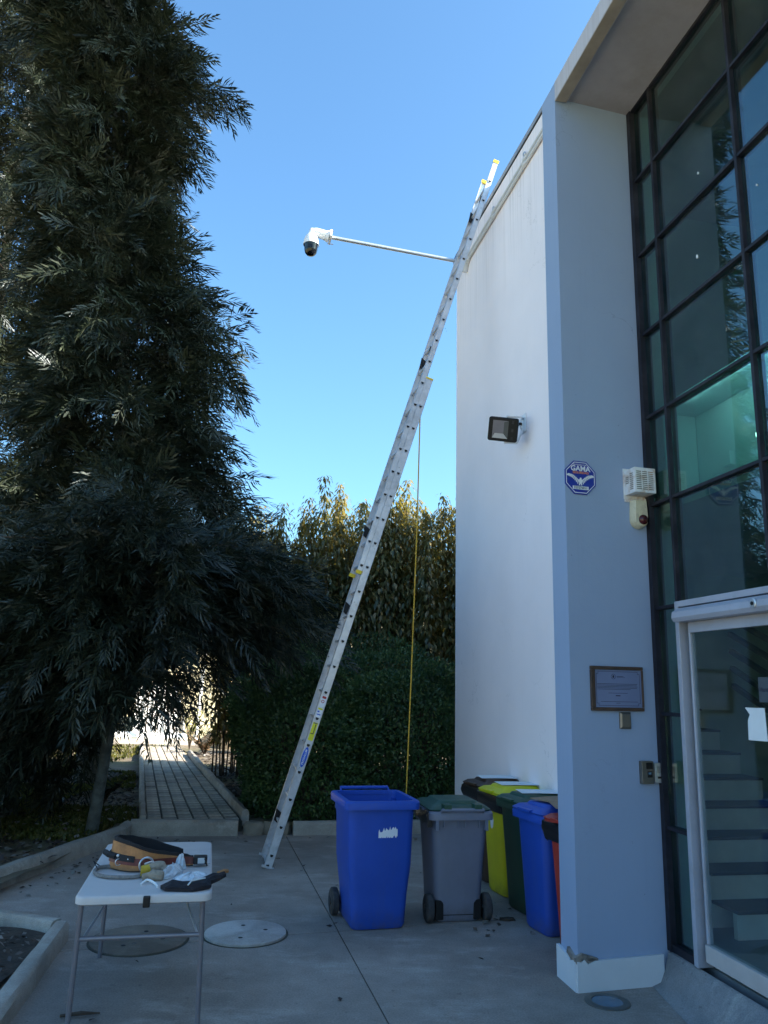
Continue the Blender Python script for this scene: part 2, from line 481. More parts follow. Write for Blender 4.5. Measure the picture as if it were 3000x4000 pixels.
def copy_tree(o, parent=None):
    c = o.copy(); COL.objects.link(c)
    if parent is not None: c.parent = parent
    for ch in list(o.children): copy_tree(ch, c)
    return c

def rrect(hx, hy, r, n=4, cx=0.0, cy=0.0, z=0.0):
    pts = []
    for qx, qy, a0 in ((1, 1, 0), (-1, 1, 90), (-1, -1, 180), (1, -1, 270)):
        for i in range(n + 1):
            a = R(a0 + 90 * i / n)
            pts.append((cx + qx * (hx - r) + r * math.cos(a), cy + qy * (hy - r) + r * math.sin(a), z))
    return pts

def text(s, size, mat, parent, name, loc, extrude=0.0006, bold=0.0, rot=(PI / 2, 0, 0), sx=1.0, align='CENTER'):
    cu = bpy.data.curves.new(name, 'FONT')
    cu.body = s; cu.size = size; cu.align_x = align; cu.align_y = 'CENTER'
    cu.extrude = extrude; cu.offset = bold; cu.resolution_u = 2
    tmp = bpy.data.objects.new('tmp', cu)
    COL.objects.link(tmp)
    dg = bpy.context.evaluated_depsgraph_get()
    me = bpy.data.meshes.new_from_object(tmp.evaluated_get(dg))
    bpy.data.objects.remove(tmp)
    me.materials.clear(); me.materials.append(M[mat])
    o = link(name, me, parent)
    o.location = loc; o.rotation_euler = rot; o.scale = (sx, 1, 1)
    return o

def cloud(name, tv, tq, pos, rot, scl, mat, parent=None, kind=None):
    """many copies of one leaf template (quads) joined into one mesh"""
    tv = np.asarray(tv, float); tq = np.asarray(tq, int)
    pos = np.asarray(pos, float); rot = np.asarray(rot, float); scl = np.asarray(scl, float)
    n, k = len(pos), len(tv)
    v = np.einsum('nij,kj->nki', rot, tv) * scl[:, None, None] + pos[:, None, :]
    q = (tq[None] + (np.arange(n) * k)[:, None, None]).reshape(-1, 4)
    me = bpy.data.meshes.new(name)
    me.vertices.add(n * k); me.vertices.foreach_set('co', v.reshape(-1).astype(np.float32))
    me.loops.add(q.size); me.loops.foreach_set('vertex_index', q.reshape(-1).astype(np.int32))
    me.polygons.add(len(q))
    me.polygons.foreach_set('loop_start', (np.arange(len(q)) * 4).astype(np.int32))
    me.polygons.foreach_set('loop_total', np.full(len(q), 4, np.int32))
    me.update(calc_edges=True)
    me.materials.append(M[mat])
    return link(name, me, parent, kind)

def frames(fwd, up):
    f = np.asarray(fwd, float); f = f / np.linalg.norm(f, axis=1, keepdims=True)
    u = np.asarray(up, float)
    s = np.cross(u, f); s = s / np.maximum(np.linalg.norm(s, axis=1, keepdims=True), 1e-6)
    u = np.cross(f, s)
    return np.stack([f, s, u], axis=2)

def frond_template(pairs=10, droop=0.3, wid=0.03, plen=0.32, seed=0, bend=0.0):
    """one pinnate leaf, its lobes uneven in length, angle and curl"""
    r_ = random.Random(seed)
    vs, qs = [], []
    zc = lambda x: -droop * x * x
    yc = lambda x: bend * x * x
    def quad(a, b, c, d):
        o = len(vs); vs.extend([a, b, c, d]); qs.append((o, o + 1, o + 2, o + 3))
    for i in range(pairs):
        for s in (-1, 1):
            x = 0.1 + 0.86 * (i + r_.uniform(-0.3, 0.3)) / (pairs - 1)
            L = plen * (0.45 + 0.75 * math.sin(PI * min(1, max(0.05, 0.15 + x * 0.85)))) * r_.uniform(0.6, 1.3)
            a = R(58 - 34 * x + r_.uniform(-14, 14))
            dx, dy = math.cos(a), s * math.sin(a)
            w = wid * r_.uniform(0.7, 1.3)
            y0, z0 = yc(x), zc(x)
            dz = r_.uniform(-0.45, 0.1)
            mx_, my_ = x + dx * L * 0.5, y0 + dy * L * 0.5
            px, py = -dy * w * 0.5, dx * w * 0.5
            quad((x, y0, z0), (mx_ + px, my_ + py, z0 + dz * L * 0.3), (x + dx * L * 1.15 + 0.1 * L, y0 + dy * L * 0.85, z0 + dz * L), (mx_ - px, my_ - py, z0 + dz * L * 0.3))
    for k in range(2):
        x0, x1 = 0.5 * k, 0.5 * k + 0.5
        quad((x0, yc(x0) - 0.008, zc(x0)), (x1, yc(x1) - 0.006, zc(x1)), (x1, yc(x1) + 0.006, zc(x1)), (x0, yc(x0) + 0.008, zc(x0)))
    return vs, qs

# ================================================================== SETTING: ground
def structure(o, kind='structure'):
    o['kind'] = kind
    return o

# base terrain to the horizon, with low hills behind the garden
def terrain():
    nx, ny = 130, 130
    xs = np.concatenate([np.linspace(-600, -60, 25), np.linspace(-56, 60, 80), np.linspace(70, 600, 25)])
    ys = np.concatenate([np.linspace(-600, -40, 22), np.linspace(-36, 110, 83), np.linspace(120, 900, 25)])
    vs, fs = [], []
    for y in ys:
        for x in xs:
            d = max(0.0, math.hypot(x + 2, y - 5) - 27)
            h = -0.06
            if y > 8 or x < -10:
                h += min(9.0, d * 0.16) * (0.75 + 0.25 * math.sin(x * 0.11 + 1.3) * math.cos(y * 0.07)) + 0.25 * math.sin(x * 0.5) * math.sin(y * 0.43) * min(1, d / 10)
            vs.append((x, y, h))
    w = len(xs)
    for j in range(len(ys) - 1):
        for i in range(w - 1):
            fs.append((j * w + i, j * w + i + 1, (j + 1) * w + i + 1, (j + 1) * w + i))
    b = MB(); b.add(vs, fs)
    return structure(b.build('ground', 'drygrass', smooth=True))
terrain()

# garden soil (raised 0.1) beyond the kerbs
def lumpy(name, poly, z, mat, step=0.35, amp=0.03, kind='structure'):
    """flat bed filled as a triangulated grid cut to a convex-ish polygon"""
    bm = bmesh.new()
    vs = [bm.verts.new((x, y, z)) for x, y in poly]
    f = bm.faces.new(vs)
    xs = [p[0] for p in poly]; ys = [p[1] for p in poly]
    def cuts(lo, hi, n):
        x = math.ceil(lo / step) * step
        while x < hi:
            geom = bm.verts[:] + bm.edges[:] + bm.faces[:]
            bmesh.ops.bisect_plane(bm, geom=geom, plane_co=(x if n[0] else 0, x if n[1] else 0, 0), plane_no=n, clear_inner=False, clear_outer=False)
            x += step
    cuts(min(xs), max(xs), (1, 0, 0)); cuts(min(ys), max(ys), (0, 1, 0))
    for v in bm.verts:
        v.co.z += amp * (math.sin(v.co.x * 5.1 + 1) * math.sin(v.co.y * 4.3) + 0.6 * math.sin(v.co.x * 11 + v.co.y * 9))
    me = bpy.data.meshes.new(name); bm.to_mesh(me); bm.free()
    me.materials.append(M[mat])
    me.polygons.foreach_set('use_smooth', [True] * len(me.polygons))
    return link(name, me, None, kind)

PA = Vector((-0.289, 0.957, 0)).normalized()       # direction of the garden path
PL0, PR0 = Vector((-2.66, 9.60, 0)), Vector((-1.60, 9.78, 0))
def pathpt(t, u):
    w = 1.07 * (1 - 0.018 * t)
    side = Vector((0.93, 0.37, 0)) * 0.35 + Vector((0.988, 0.158, 0)) * 0.65
    side.normalize()
    return PL0 + PA * t + side * (w * u)
pl_near, pl_far = pathpt(0, -0.07), pathpt(10.6, -0.07)
pr_near, pr_far = pathpt(0, 1.07), pathpt(10.6, 1.07)
lumpy('garden_bed', [(-3.08, 5.9), (-2.86, 9.12), (-2.86, 9.5), (pl_near.x, pl_near.y), (pl_far.x, pl_far.y), (-14, 19.5), (-14, 5.9)], 0.09, 'earth', 0.3, 0.018)
lumpy('garden_bed', [(pr_near.x, pr_near.y), (-0.95, 9.78), (2.2, 10.3), (3.0, 19.5), (pr_far.x, pr_far.y)], 0.09, 'earth', 0.3, 0.018)
lumpy('soil_bed', [(-1.90, 3.0), (-2.18, 5.76), (-2.66, 5.94), (-6, 6.9), (-7, 3.0)], 0.045, 'soil', 0.12, 0.022)

# concrete patio: slabs between saw-cut joints
JD = Vector((1.109, -4.927, 0)).normalized()
J0 = Vector((-1.018, 9.518, 0))
def jx(y, off=0.0):
    return J0.x + (y - J0.y) * JD.x / JD.y + off
def cy_(x, off=0.0):
    return 6.215 + 0.315 * x + off
g_ = 0.0045
yi = 6.0
jc = Vector((jx(6.02), 0, 0))
for _ in range(3):
    yi = cy_(jx(yi))
xc = jx(yi)
def slab_poly(quadrant):
    xl, xr = -8.0, 3.0
    if quadrant == 'near_right':
        return [(xc + g_, yi - g_), (jx(-4, g_), -4), (xr, -4), (xr, cy_(xr, -g_))]
    if quadrant == 'near_left':
        return [(xc - g_, yi - g_), (xl, cy_(xl, -g_)), (xl, -4), (jx(-4, -g_), -4)]
    if quadrant == 'far_right':
        return [(xc + g_, yi + g_), (xr, cy_(xr, g_)), (xr, 10.35), (jx(10.35, g_), 10.35)]
    return [(xc - g_, yi + g_), (jx(10.35, -g_), 10.35), (-3.5, 10.35), (-8.0, 9.0), (xl, cy_(xl, g_))]
patio = bpy.data.objects.new('patio', None); COL.objects.link(patio); patio['kind'] = 'structure'
for q in ('near_right', 'near_left', 'far_right', 'far_left'):
    MB().prism(slab_poly(q), -0.035, 0.0).build('slab', 'patio', patio)
MB().prism([(-8, -4), (3, -4), (3, 10.3), (-8, 9)], -0.045, -0.03).build('joint_bed', 'joint', patio)

# kerbs
def kerb(name, pts, w=0.1, h=0.14, z0=-0.02, mat='kerb', seglen=1.0, jitter=0.004):
    root = bpy.data.objects.new(name, None); COL.objects.link(root); root['kind'] = 'structure'
    for a, b in zip(pts[:-1], pts[1:]):
        a, b = Vector((*a, 0)), Vector((*b, 0))
        L = (b - a).length; n = max(1, round(L / seglen))
        d = (b - a).normalized(); s = Vector((-d.y, d.x, 0))
        for i in range(n):
            p, q = a + d * (L * i / n + 0.004), a + d * (L * (i + 1) / n - 0.004)
            prof = [(-w / 2, z0), (w / 2, z0), (w / 2, h - 0.03), (w * 0.32, h - 0.004), (0, h), (-w * 0.32, h - 0.004), (-w / 2, h - 0.03)]
            rings = []
            m_ = max(2, int(L / n / 0.2))
            for t in range(m_ + 1):
                c = p.lerp(q, t / m_)
                rings.append([c + s * (x + random.uniform(-jitter, jitter)) + Vector((0, 0, z + random.uniform(-jitter, jitter))) for x, z in prof])
            MB().loft(rings).build('kerb_block', mat, root, smooth=True)
    return root
kerb('kerb', [(-1.60, 2.6), (-2.13, 5.80)], 0.11, 0.12, seglen=1.6)
kerb('kerb', [(-2.17, 5.83), (-2.72, 6.05), (-6.2, 6.95)], 0.11, 0.12, seglen=1.3)
kerb('kerb', [(-3.55, 4.9), (-3.08, 7.6), (-2.79, 9.13), (-2.83, 9.44)], 0.11, 0.16, seglen=1.5)
kerb('kerb', [(-2.80, 9.47), (-1.60, 9.63)], 0.16, 0.17, seglen=1.3)
kerb('kerb', [(-0.98, 9.72), (0.1, 9.95), (1.3, 10.2)], 0.13, 0.15, seglen=1.2)
# the broken stones between kerb and hedge
for i, (x, y, sx, sy) in enumerate([(-1.43, 9.68, 0.14, 0.09), (-1.24, 9.73, 0.11, 0.09), (-1.09, 9.73, 0.09, 0.08)]):
    b = MB()
    rings = []
    for z, k in ((-0.02, 0.9), (0.05, 1.0), (0.1, 0.95), (0.135, 0.72)):
        rings.append([(x + sx * k * math.cos(a) * random.uniform(0.85, 1.1), y + sy * k * math.sin(a) * random.uniform(0.85, 1.1), z * random.uniform(0.9, 1.1)) for a in [2 * PI * j / 9 for j in range(9)]])
    o = b.loft(rings).build('edge_stone', 'stone', smooth=True)
    tag(o, ['rough brown edging stone touching the end of the concrete step kerb', 'middle rough edging stone between two other stones at the path corner',
            'small rough edging stone under the dark round shrub'][i], 'stone', 'rough stones beside the path step')

# brick path: sunken joints, every paver its own piece
path = bpy.data.objects.new('path', None); COL.objects.link(path); path['kind'] = 'structure'
pb = [pathpt(-0.02, -0.02), pathpt(-0.02, 1.02), pathpt(10.7, 1.02), pathpt(10.7, -0.02)]
MB().prism([(p.x, p.y) for p in pb], 0.0, 0.118).build('path_bed', 'joint', path)
TV = [0]
def paver_mesh(i):
    b = MB(); hx, hy = 0.0815 + 0.002 * math.sin(i * 5), 0.0915
    b.loft([rrect(hx, hy, 0.008, 1, z=0), rrect(hx, hy, 0.008, 1, z=0.024), rrect(hx - 0.006, hy - 0.006, 0.006, 1, z=0.03)])
    o = b.build('paver', 'paver'); me = o.data; bpy.data.objects.remove(o); return me
pmeshes = [paver_mesh(i) for i in range(3)]
ncol, cnt = 6, 0
ang = math.atan2(PA.y, PA.x) - PI / 2
for j in range(50):
    for i in range(ncol):
        t = 0.11 + j * 0.212
        if t > 10.6: continue
        u = (i + 0.5) / ncol
        p = pathpt(t, u)
        o = bpy.data.objects.new('paver', random.choice(pmeshes)); COL.objects.link(o); o.parent = path
        o.location = (p.x, p.y, 0.114 + random.uniform(-0.004, 0.004))
        o.rotation_euler = (random.uniform(-0.012, 0.012), random.uniform(-0.012, 0.012), ang + random.uniform(-0.015, 0.015))
        k = 0.985 * (1 - 0.018 * t)
        o.scale = (k, 1.0, 1)
        cnt += 1
kerb('path_edging', [tuple(pathpt(-0.0, -0.04).xy), tuple(pathpt(5.2, -0.04).xy), tuple(pathpt(10.5, -0.04).xy)], 0.075, 0.2, 0.05, seglen=1.0, jitter=0.006)
kerb('path_edging', [tuple(pathpt(0.05, 1.06).xy), tuple(pathpt(4.0, 1.05).xy), tuple(pathpt(8.2, 1.06).xy)], 0.085, 0.24, 0.05, seglen=0.9, jitter=0.009)
# cross path at the far end
MB().prism([(-14, 20.4), (-3.2, 20.4), (-3.2, 22.0), (-14, 22.4)], 0.0, 0.12).build('cross_path', 'paver', kind='structure')

# ================================================================== BUILDING
GE = Vector((1.821, 5.27, 0)); BROT = R(11.07)
BM_ = Matrix.Translation(GE) @ Matrix.Rotation(BROT, 4, 'Z')
def BW(n, s, z=0.0):
    return BM_ @ Vector((n, s, z))
bld = thing('office_building', 'white two storey office building with green glass front and projecting portal frame', 'building', GE, BROT)
S1 = 4.652
top = lambda n, s: 7.385 + 0.032 * max(0, s)
MB().prism([(0, 0.0), (0, S1), (0.22, S1), (0.22, 0.0)], 0.0, top).build('side_wall', 'white_wall', bld)
MB().prism([(0.221, S1 - 0.22), (0.221, S1 - 0.001), (7.5, S1 - 0.001), (7.5, S1 - 0.22)], 0.0, 7.525).build('end_wall', 'white_wall', bld)
MB().box((0, -9, 6.262), (0.22, -0.001, 7.385)).build('upper_wall', 'white_wall', bld)
MB().box((0, -9, 0.0), (0.22, -4.80, 6.259)).build('front_wall', 'white_wall', bld)
MB().box((0.221, -9, 7.2), (8, S1 - 0.221, 7.35)).build('roof', 'flash', bld)
MB().box((7.6, -9, 0), (7.8, S1 - 0.3, 7.2)).build('back_wall', 'interior', bld)
MB().box((0.221, -9, 0), (7.6, -8.8, 7.19)).build('end_wall', 'interior', bld)
rf = MB().prism([(-0.012, 0.0), (-0.012, S1 + 0.03), (0.24, S1 + 0.03), (0.24, 0.0)], lambda n, s: top(n, s) + 0.018, lambda n, s: top(n, s) + 0.075).build('roof_flashing', 'flash', bld)
MB().prism([(-0.006, 0.0), (-0.006, S1 + 0.006), (0.21, S1 + 0.006), (0.21, 0.0)], lambda n, s: top(n, s) + 0.0005, lambda n, s: top(n, s) + 0.0175).build('flashing_gap', 'darkgap', bld)
# unseen rear wing and tall block, added to shade the hedge, path and trees
MB().box((1.75, S1 + 0.002, 0), (7, 9.0, 4.2)).build('rear_shade_wing', 'white_wall', bld)
inv = BM_.inverted()
tw = [inv @ Vector((x, y, 0)) for x, y in ((4.9, 9.14), (9.1, 8.4), (9.1, 12.4), (4.9, 13.14))]
MB().prism([(p.x, p.y) for p in tw], 0.0, 23.0).build('shade_block', 'white_wall', bld)

# portal: pillar with plinth boards, fascia, soffit
PC = (-0.624, -0.05)
pil = MB().prism([(-0.624, -0.05), (-0.002, -0.0), (-0.002, 0.19), (-0.624, 0.19)], 0.0, 6.247).build('pillar', 'pillar', bld)
# plinth boards, broken at the corner
fu = Vector((0.622, 0.05, 0)).normalized(); fo = Vector((fu.y, -fu.x, 0))
Fm = Matrix(((fu.x, -fo.x, 0, PC[0]), (fu.y, -fo.y, 0, PC[1]), (0, 0, 1, 0), (0, 0, 0, 1)))   # x along the face, -y outwards
b = MB()
poly = [(-0.018, 0), (0.575, 0), (0.572, 0.172), (0.10, 0.166), (0.055, 0.150), (0.03, 0.176), (0.012, 0.163), (-0.018, 0.168)]
b.loft([[Fm @ Vector((x, -0.024, z)) for x, z in poly], [Fm @ Vector((x, -0.003, z)) for x, z in poly]])
b.build('plinth_board', 'plinth', pil)
b = MB()
poly = [(-0.065, 0), (0.21, 0), (0.21, 0.185), (0.05, 0.17), (0.02, 0.15), (-0.02, 0.162), (-0.065, 0.168)]
b.loft([[(-0.624 - 0.024, y, z) for y, z in poly], [(-0.624 - 0.002, y, z) for y, z in poly]])
b.build('plinth_board', 'plinth', pil)
b = MB()
for (x, z, w, h, t) in ((0.06, 0.176, 0.05, 0.02, 0.3), (0.0, 0.182, 0.03, 0.018, -0.4), (0.09, 0.172, 0.035, 0.008, 0.1)):
    b.box((-w, -0.012, -h), (w, 0.01, h), Fm @ Matrix.Translation((x, -0.008, z)) @ Matrix.Rotation(t, 4, 'Y'))
for (y, z, w, h, t) in ((0.03, 0.182, 0.04, 0.018, 0.35), (-0.01, 0.17, 0.03, 0.014, -0.3)):
    b.box((-0.012, -w, -h), (0.01, w, h), Matrix.Translation((-0.63, y, z)) @ Matrix.Rotation(t, 4, 'X'))
b.build('mortar_crumbs', 'broken', pil)
fas = MB().box((-0.624, -9, 6.09), (-0.53, -0.052, 6.25)).build('fascia', 'fascia', bld)
MB().box((-0.619, -9, 6.086), (-0.536, -0.056, 6.0895)).build('drip_lip', 'lip', fas)
MB().box((-0.5295, -9, 6.118), (-0.001, 0.0, 6.25)).build('soffit', 'soffit', bld)

# curtain wall
zr = [0.19, 0.905, 1.6, 2.283, 2.99, 3.62, 4.25, 4.88, 5.5, 6.11]
sc_ = [0.0, -0.30, -1.195, -2.09, -2.985, -3.88, -4.775]
MB().box((-0.012, -0.048, 0.19), (0.075, -0.003, 6.116)).build('mullion', 'mullion', bld)
for i, s in enumerate(sc_[1:], 1):
    z0 = 2.305 if i == 2 else 0.19
    MB().box((-0.003, s - 0.012, z0), (0.075, s + 0.012, 6.116)).build('mullion', 'mullion', bld, bevel=0.003)
for z in zr[1:]:
    for i in range(len(sc_) - 1):
        if z < 2.2 and i in (1, 2): continue
        if z == 2.283 and i in (1, 2): continue
        b = MB().box((0.0, sc_[i + 1] + 0.0125, z - 0.011), (0.07, sc_[i] - (0.0485 if i == 0 else 0.0125), z + 0.011))
        b.build('transom', 'mullion', bld, bevel=0.003)
for i in range(len(sc_) - 1):
    if i in (1, 2): continue
    MB().box((-0.006, sc_[i + 1] + 0.0125, 0.192), (0.07, sc_[i] - (0.0485 if i == 0 else 0.0125), 0.235)).build('transom', 'mullion', bld)
for j in range(9):
    for i in range(len(sc_) - 1):
        if j < 3 and i in (1, 2): continue
        a, c = sc_[i + 1] + 0.0127, sc_[i] - (0.0487 if i == 0 else 0.0127)
        z0, z1 = zr[j] + (0.046 if j == 0 else 0.0115), zr[j + 1] - 0.0115
        t = random.uniform(-0.0022, 0.0022); t2 = random.uniform(-0.0015, 0.0015)
        vs = []
        for n_ in (0.026, 0.034):
            vs += [(n_ - t, a, z0), (n_ + t, c, z0), (n_ + t + t2, c, z1), (n_ - t + t2, a, z1)]
        MB().add(vs, [(0, 1, 2, 3), (7, 6, 5, 4), (0, 4, 5, 1), (1, 5, 6, 2), (2, 6, 7, 3), (3, 7, 4, 0)]).build('pane', 'glass', bld)
# small pale stickers left on the panes
for s, z, w in ((-0.80, 5.05, 0.007), (-0.73, 4.49, 0.01), (-1.33, 4.6, 0.005), (-1.4, 3.95, 0.006)):
    b = MB()
    b.loft([[(nn, s + w * x, z + w * y) for x, y in ((-0.7, -1.3), (0.6, -1.2), (0.8, 0.3), (0.1, 1.5), (-0.6, 0.5))] for nn in (0.018, 0.0235)])
    b.build('sticker_scrap', 'paper', bld)

# door
door = MB()
door.box((-0.03, -0.36, 0.20), (0.07, -0.3195, 2.30)); door.box((-0.03, -2.07, 0.20), (0.07, -2.03, 2.30)); door.box((-0.03, -2.0295, 2.262), (0.07, -0.3605, 2.30))
door = door.build('door_frame', 'alu', bld, bevel=0.004)
dl = MB().box((0.0, -2.02, 0.245), (0.045, -1.955, 2.165)).box((0.005, -0.42, 0.34), (0.04, -0.402, 2.165)).box((0.0, -1.9545, 2.10), (0.045, -0.4205, 2.165)).build('door_leaf', 'alu', bld, bevel=0.004)
MB().box((-0.006, -2.0, 0.245), (0.05, -0.402, 0.338)).build('bottom_rail', 'rail', dl, bevel=0.004)
MB().box((0.018, -1.954, 0.340), (0.026, -0.421, 2.099)).build('pane', 'doorglass', dl)
op = MB()
prof = [(-0.001, 2.255), (-0.05, 2.25), (-0.085, 2.225), (-0.09, 2.19), (-0.075, 2.165), (-0.001, 2.165)]
op.loft([[(n_, -0.375, z) for n_, z in prof], [(n_, -2.02, z) for n_, z in prof]])
op = op.build('door_operator', 'alu', bld, bevel=0.003)
MB().lathe([(0.026, 0), (0.026, 0.006), (0.02, 0.008)], 20, Matrix.Translation((-0.088, -1.165, 2.208)) @ Matrix.Rotation(-PI / 2, 4, 'Y')).build('key_switch', 'silver', op)
MB().lathe([(0.01, 0.008), (0.01, 0.013)], 12, Matrix.Translation((-0.088, -1.165, 2.208)) @ Matrix.Rotation(-PI / 2, 4, 'Y')).build('key_hole', 'black', op)
# interior: floors, walls, stair, spandrel box
MB().box((0.08, -8.79, 0.0), (7.59, S1 - 0.23, 0.188)).build('floor', 'floor_in', bld)
MB().box((3.4, -8.78, 0.19), (3.5, S1 - 0.23, 7.19)).build('partition', 'interior', bld)
MB().box((0.222, 2.6, 0.19), (3.39, 2.7, 7.19)).build('partition', 'interior', bld)
MB().box((0.34, -4.7, 3.005), (0.36, -0.12, 3.635)).build('spandrel_board', 'spandrel', bld)
MB().box((0.095, -4.7, 3.64), (3.39, 2.59, 3.70)).build('upper_floor', 'spandrel', bld)
MB().box((0.10, -4.7, 2.95), (3.39, 2.59, 3.0)).build('ceiling', 'interior', bld)
MB().box((0.1, -0.118, 3.005), (0.338, -0.10, 3.635)).build('spandrel_end', 'spandrel', bld)
MB().box((0.24, -1.0, 3.25), (0.33, -0.86, 3.275)).build('batten_lamp', 'litlamp', bld)
MB().box((0.0715, -4.5, 3.6195), (0.0768, -0.35, 3.630)).build('fill_strip', 'fillstrip', bld)  # added light hidden behind the transom to brighten the spandrel board
MB().box((0.30, -0.52, 3.18), (0.338, -0.44, 3.27)).build('junction_box', 'spandrel', bld)
stair = MB().box((1.62, 0.05, 0.19), (1.66, 2.5, 0.9)).build('stair', 'interior', bld)
for i in range(9):
    MB().box((0.55, 0.1 + 0.27 * i, 0.19), (1.6, 0.14 + 0.27 * i, 0.345 + 0.175 * i)).build('riser', 'riser', stair)
    MB().box((0.55, 0.08 + 0.27 * i, 0.346 + 0.175 * i), (1.6, 0.37 + 0.27 * i, 0.365 + 0.175 * i)).build('tread', 'tread', stair)
for i in range(5):
    b = MB().tube([(1.9, 1.9, 1.95 - 0.16 * i + 0.5), (1.9, -1.9, -0.55 - 0.16 * i + 1.3)], 0.03, 4)
    b.build('stair_rail', 'floor_in', stair)
# torn paper notice and a printed sheet on the door glass
o = MB(); poly = [(-0.888, 1.668), (-1.047, 1.670), (-1.055, 1.500), (-0.900, 1.497), (-0.905, 1.60), (-0.925, 1.632)]
o.loft([[(0.0135, s, z) for s, z in poly], [(0.0172, s, z) for s, z in poly]])
o = o.build('paper_notice', 'paper')
o.matrix_world = BM_.copy(); tag(o, 'torn blank white paper stuck on the entrance door glass', 'paper notice')

nt_ = thing('door_notice', 'grey printed notice on the door glass above the torn paper, near the door edge', 'notice', GE, BROT)
MB().box((0.0132, -1.28, 1.70), (0.0172, -1.015, 1.83)).build('sheet', 'notice', nt_)
tx = text('Mante', 0.034, 'ink', nt_, 'lettering', (0, 0, 0), 0.0003, 0.0008, align='LEFT')
tx.matrix_local = Matrix(((0, 0, -1, 0.0125), (-1, 0, 0, -1.022), (0, 1, 0, 1.765), (0, 0, 0, 1)))
# concrete door ramp
b = MB()
rings = []
for s in np.linspace(-0.03, -6, 16):
    w = 0.085 + 0.16 * min(1, -s / 0.9) + 0.004 * math.sin(s * 9)
    rings.append([(-0.002, s, 0.19), (-0.02, s, 0.186), (-w * 0.55, s, 0.085), (-w * 0.9, s, 0.02), (-w - 0.05, s, 0.002), (-0.002, s, 0.002)])
b.loft(rings)
o = b.build('door_ramp', 'ramp', smooth=True); o.matrix_world = BM_.copy(); structure(o)

# conduits under the roof edge
def conduit(name, z0, label):
    rt = thing(name, label, 'conduit', GE, BROT, 'conduits under the roof edge')
    b = MB(); b.tube([(-0.022, 0.3, z0), (-0.022, 4.05, z0 + 0.06)], 0.018, 10); b.build('pipe', 'pvc', rt, smooth=True)
    for s in (2.05, 3.05, 1.1):
        MB().tube([(-0.022, s - 0.03, z0 + 0.016 * s), (-0.022, s + 0.03, z0 + 0.016 * s)], 0.026, 10).build('coupling', 'pvc', rt, smooth=True)
    return rt
c1 = conduit('conduit_pipe', 7.185, 'upper of two white conduit pipes running under the roof edge')
c2 = conduit('conduit_pipe', 7.125, 'lower of two white conduit pipes running under the roof edge')
for s in (2.08, 3.08):
    MB().lathe([(0.02, 0), (0.03, 0.01), (0.02, 0.022)], 10, Matrix.Translation((-0.005, s, 7.3)) @ Matrix.Rotation(-PI / 2, 4, 'Y')).build('clip', 'silver', c1, smooth=True)
    MB().box((-0.012, s - 0.004, 7.22), (-0.002, s + 0.004, 7.3)).build('clip_strap', 'silver', c1)
MB().tube([(-0.022, 4.04, 7.20), (-0.03, 4.13, 7.16), (-0.03, 4.16, 7.06)], [0.05, 0.055, 0.04], 10).build('elbow_box', 'pvc', c2, smooth=True)

# ================================================================== VEGETATION
def nrm(v):
    v = np.asarray(v, float)
    return v / max(1e-9, np.linalg.norm(v))

class Fol:
    def __init__(self):
        self.p, self.f, self.u, self.s = [], [], [], []
    def add(self, p, f, u, s):
        self.p.append(p); self.f.append(f); self.u.append(u); self.s.append(s)
    def build(self, name, tv, tq, mat, parent):
        return cloud(name, tv, tq, self.p, frames(self.f, self.u), self.s, mat, parent)

FT = [frond_template(9, dr, 0.05, pl_ * 1.08, 10 + i, be) for i, (dr, pl_, be) in enumerate(((0.3, 0.32, 0.1), (0.12, 0.28, -0.15), (0.5, 0.34, 0.2), (0.2, 0.36, 0.0), (0.4, 0.25, -0.25), (0.05, 0.3, 0.25)))]

def spray(F, p0, d, L, nfr, size, spread=0.9, down=0.35):
    """fronds alternating along a drooping twig"""
    d = nrm(d)
    side = nrm(np.cross(d, (0, 0, 1)) + rng.normal(0, 0.05, 3))
    p = np.array(p0, float)
    step = L / nfr
    for i in range(nfr):
        t = i / max(1, nfr - 1)
        dd = nrm(d + np.array((0, 0, -down * t)))
        p = p + dd * step
        sg = 1 if i % 2 else -1
        f = dd * (0.75 + 0.5 * t) + side * sg * spread * (1 - 0.75 * t) + rng.normal(0, 0.3, 3) + np.array((0, 0, rng.uniform(-0.35, 0.12)))
        up = np.array((0, 0, 1)) * 0.7 - dd * 0.25 + rng.normal(0, 0.5, 3)
        F.add(p.copy(), f, up, size * rng.uniform(0.6, 1.25))

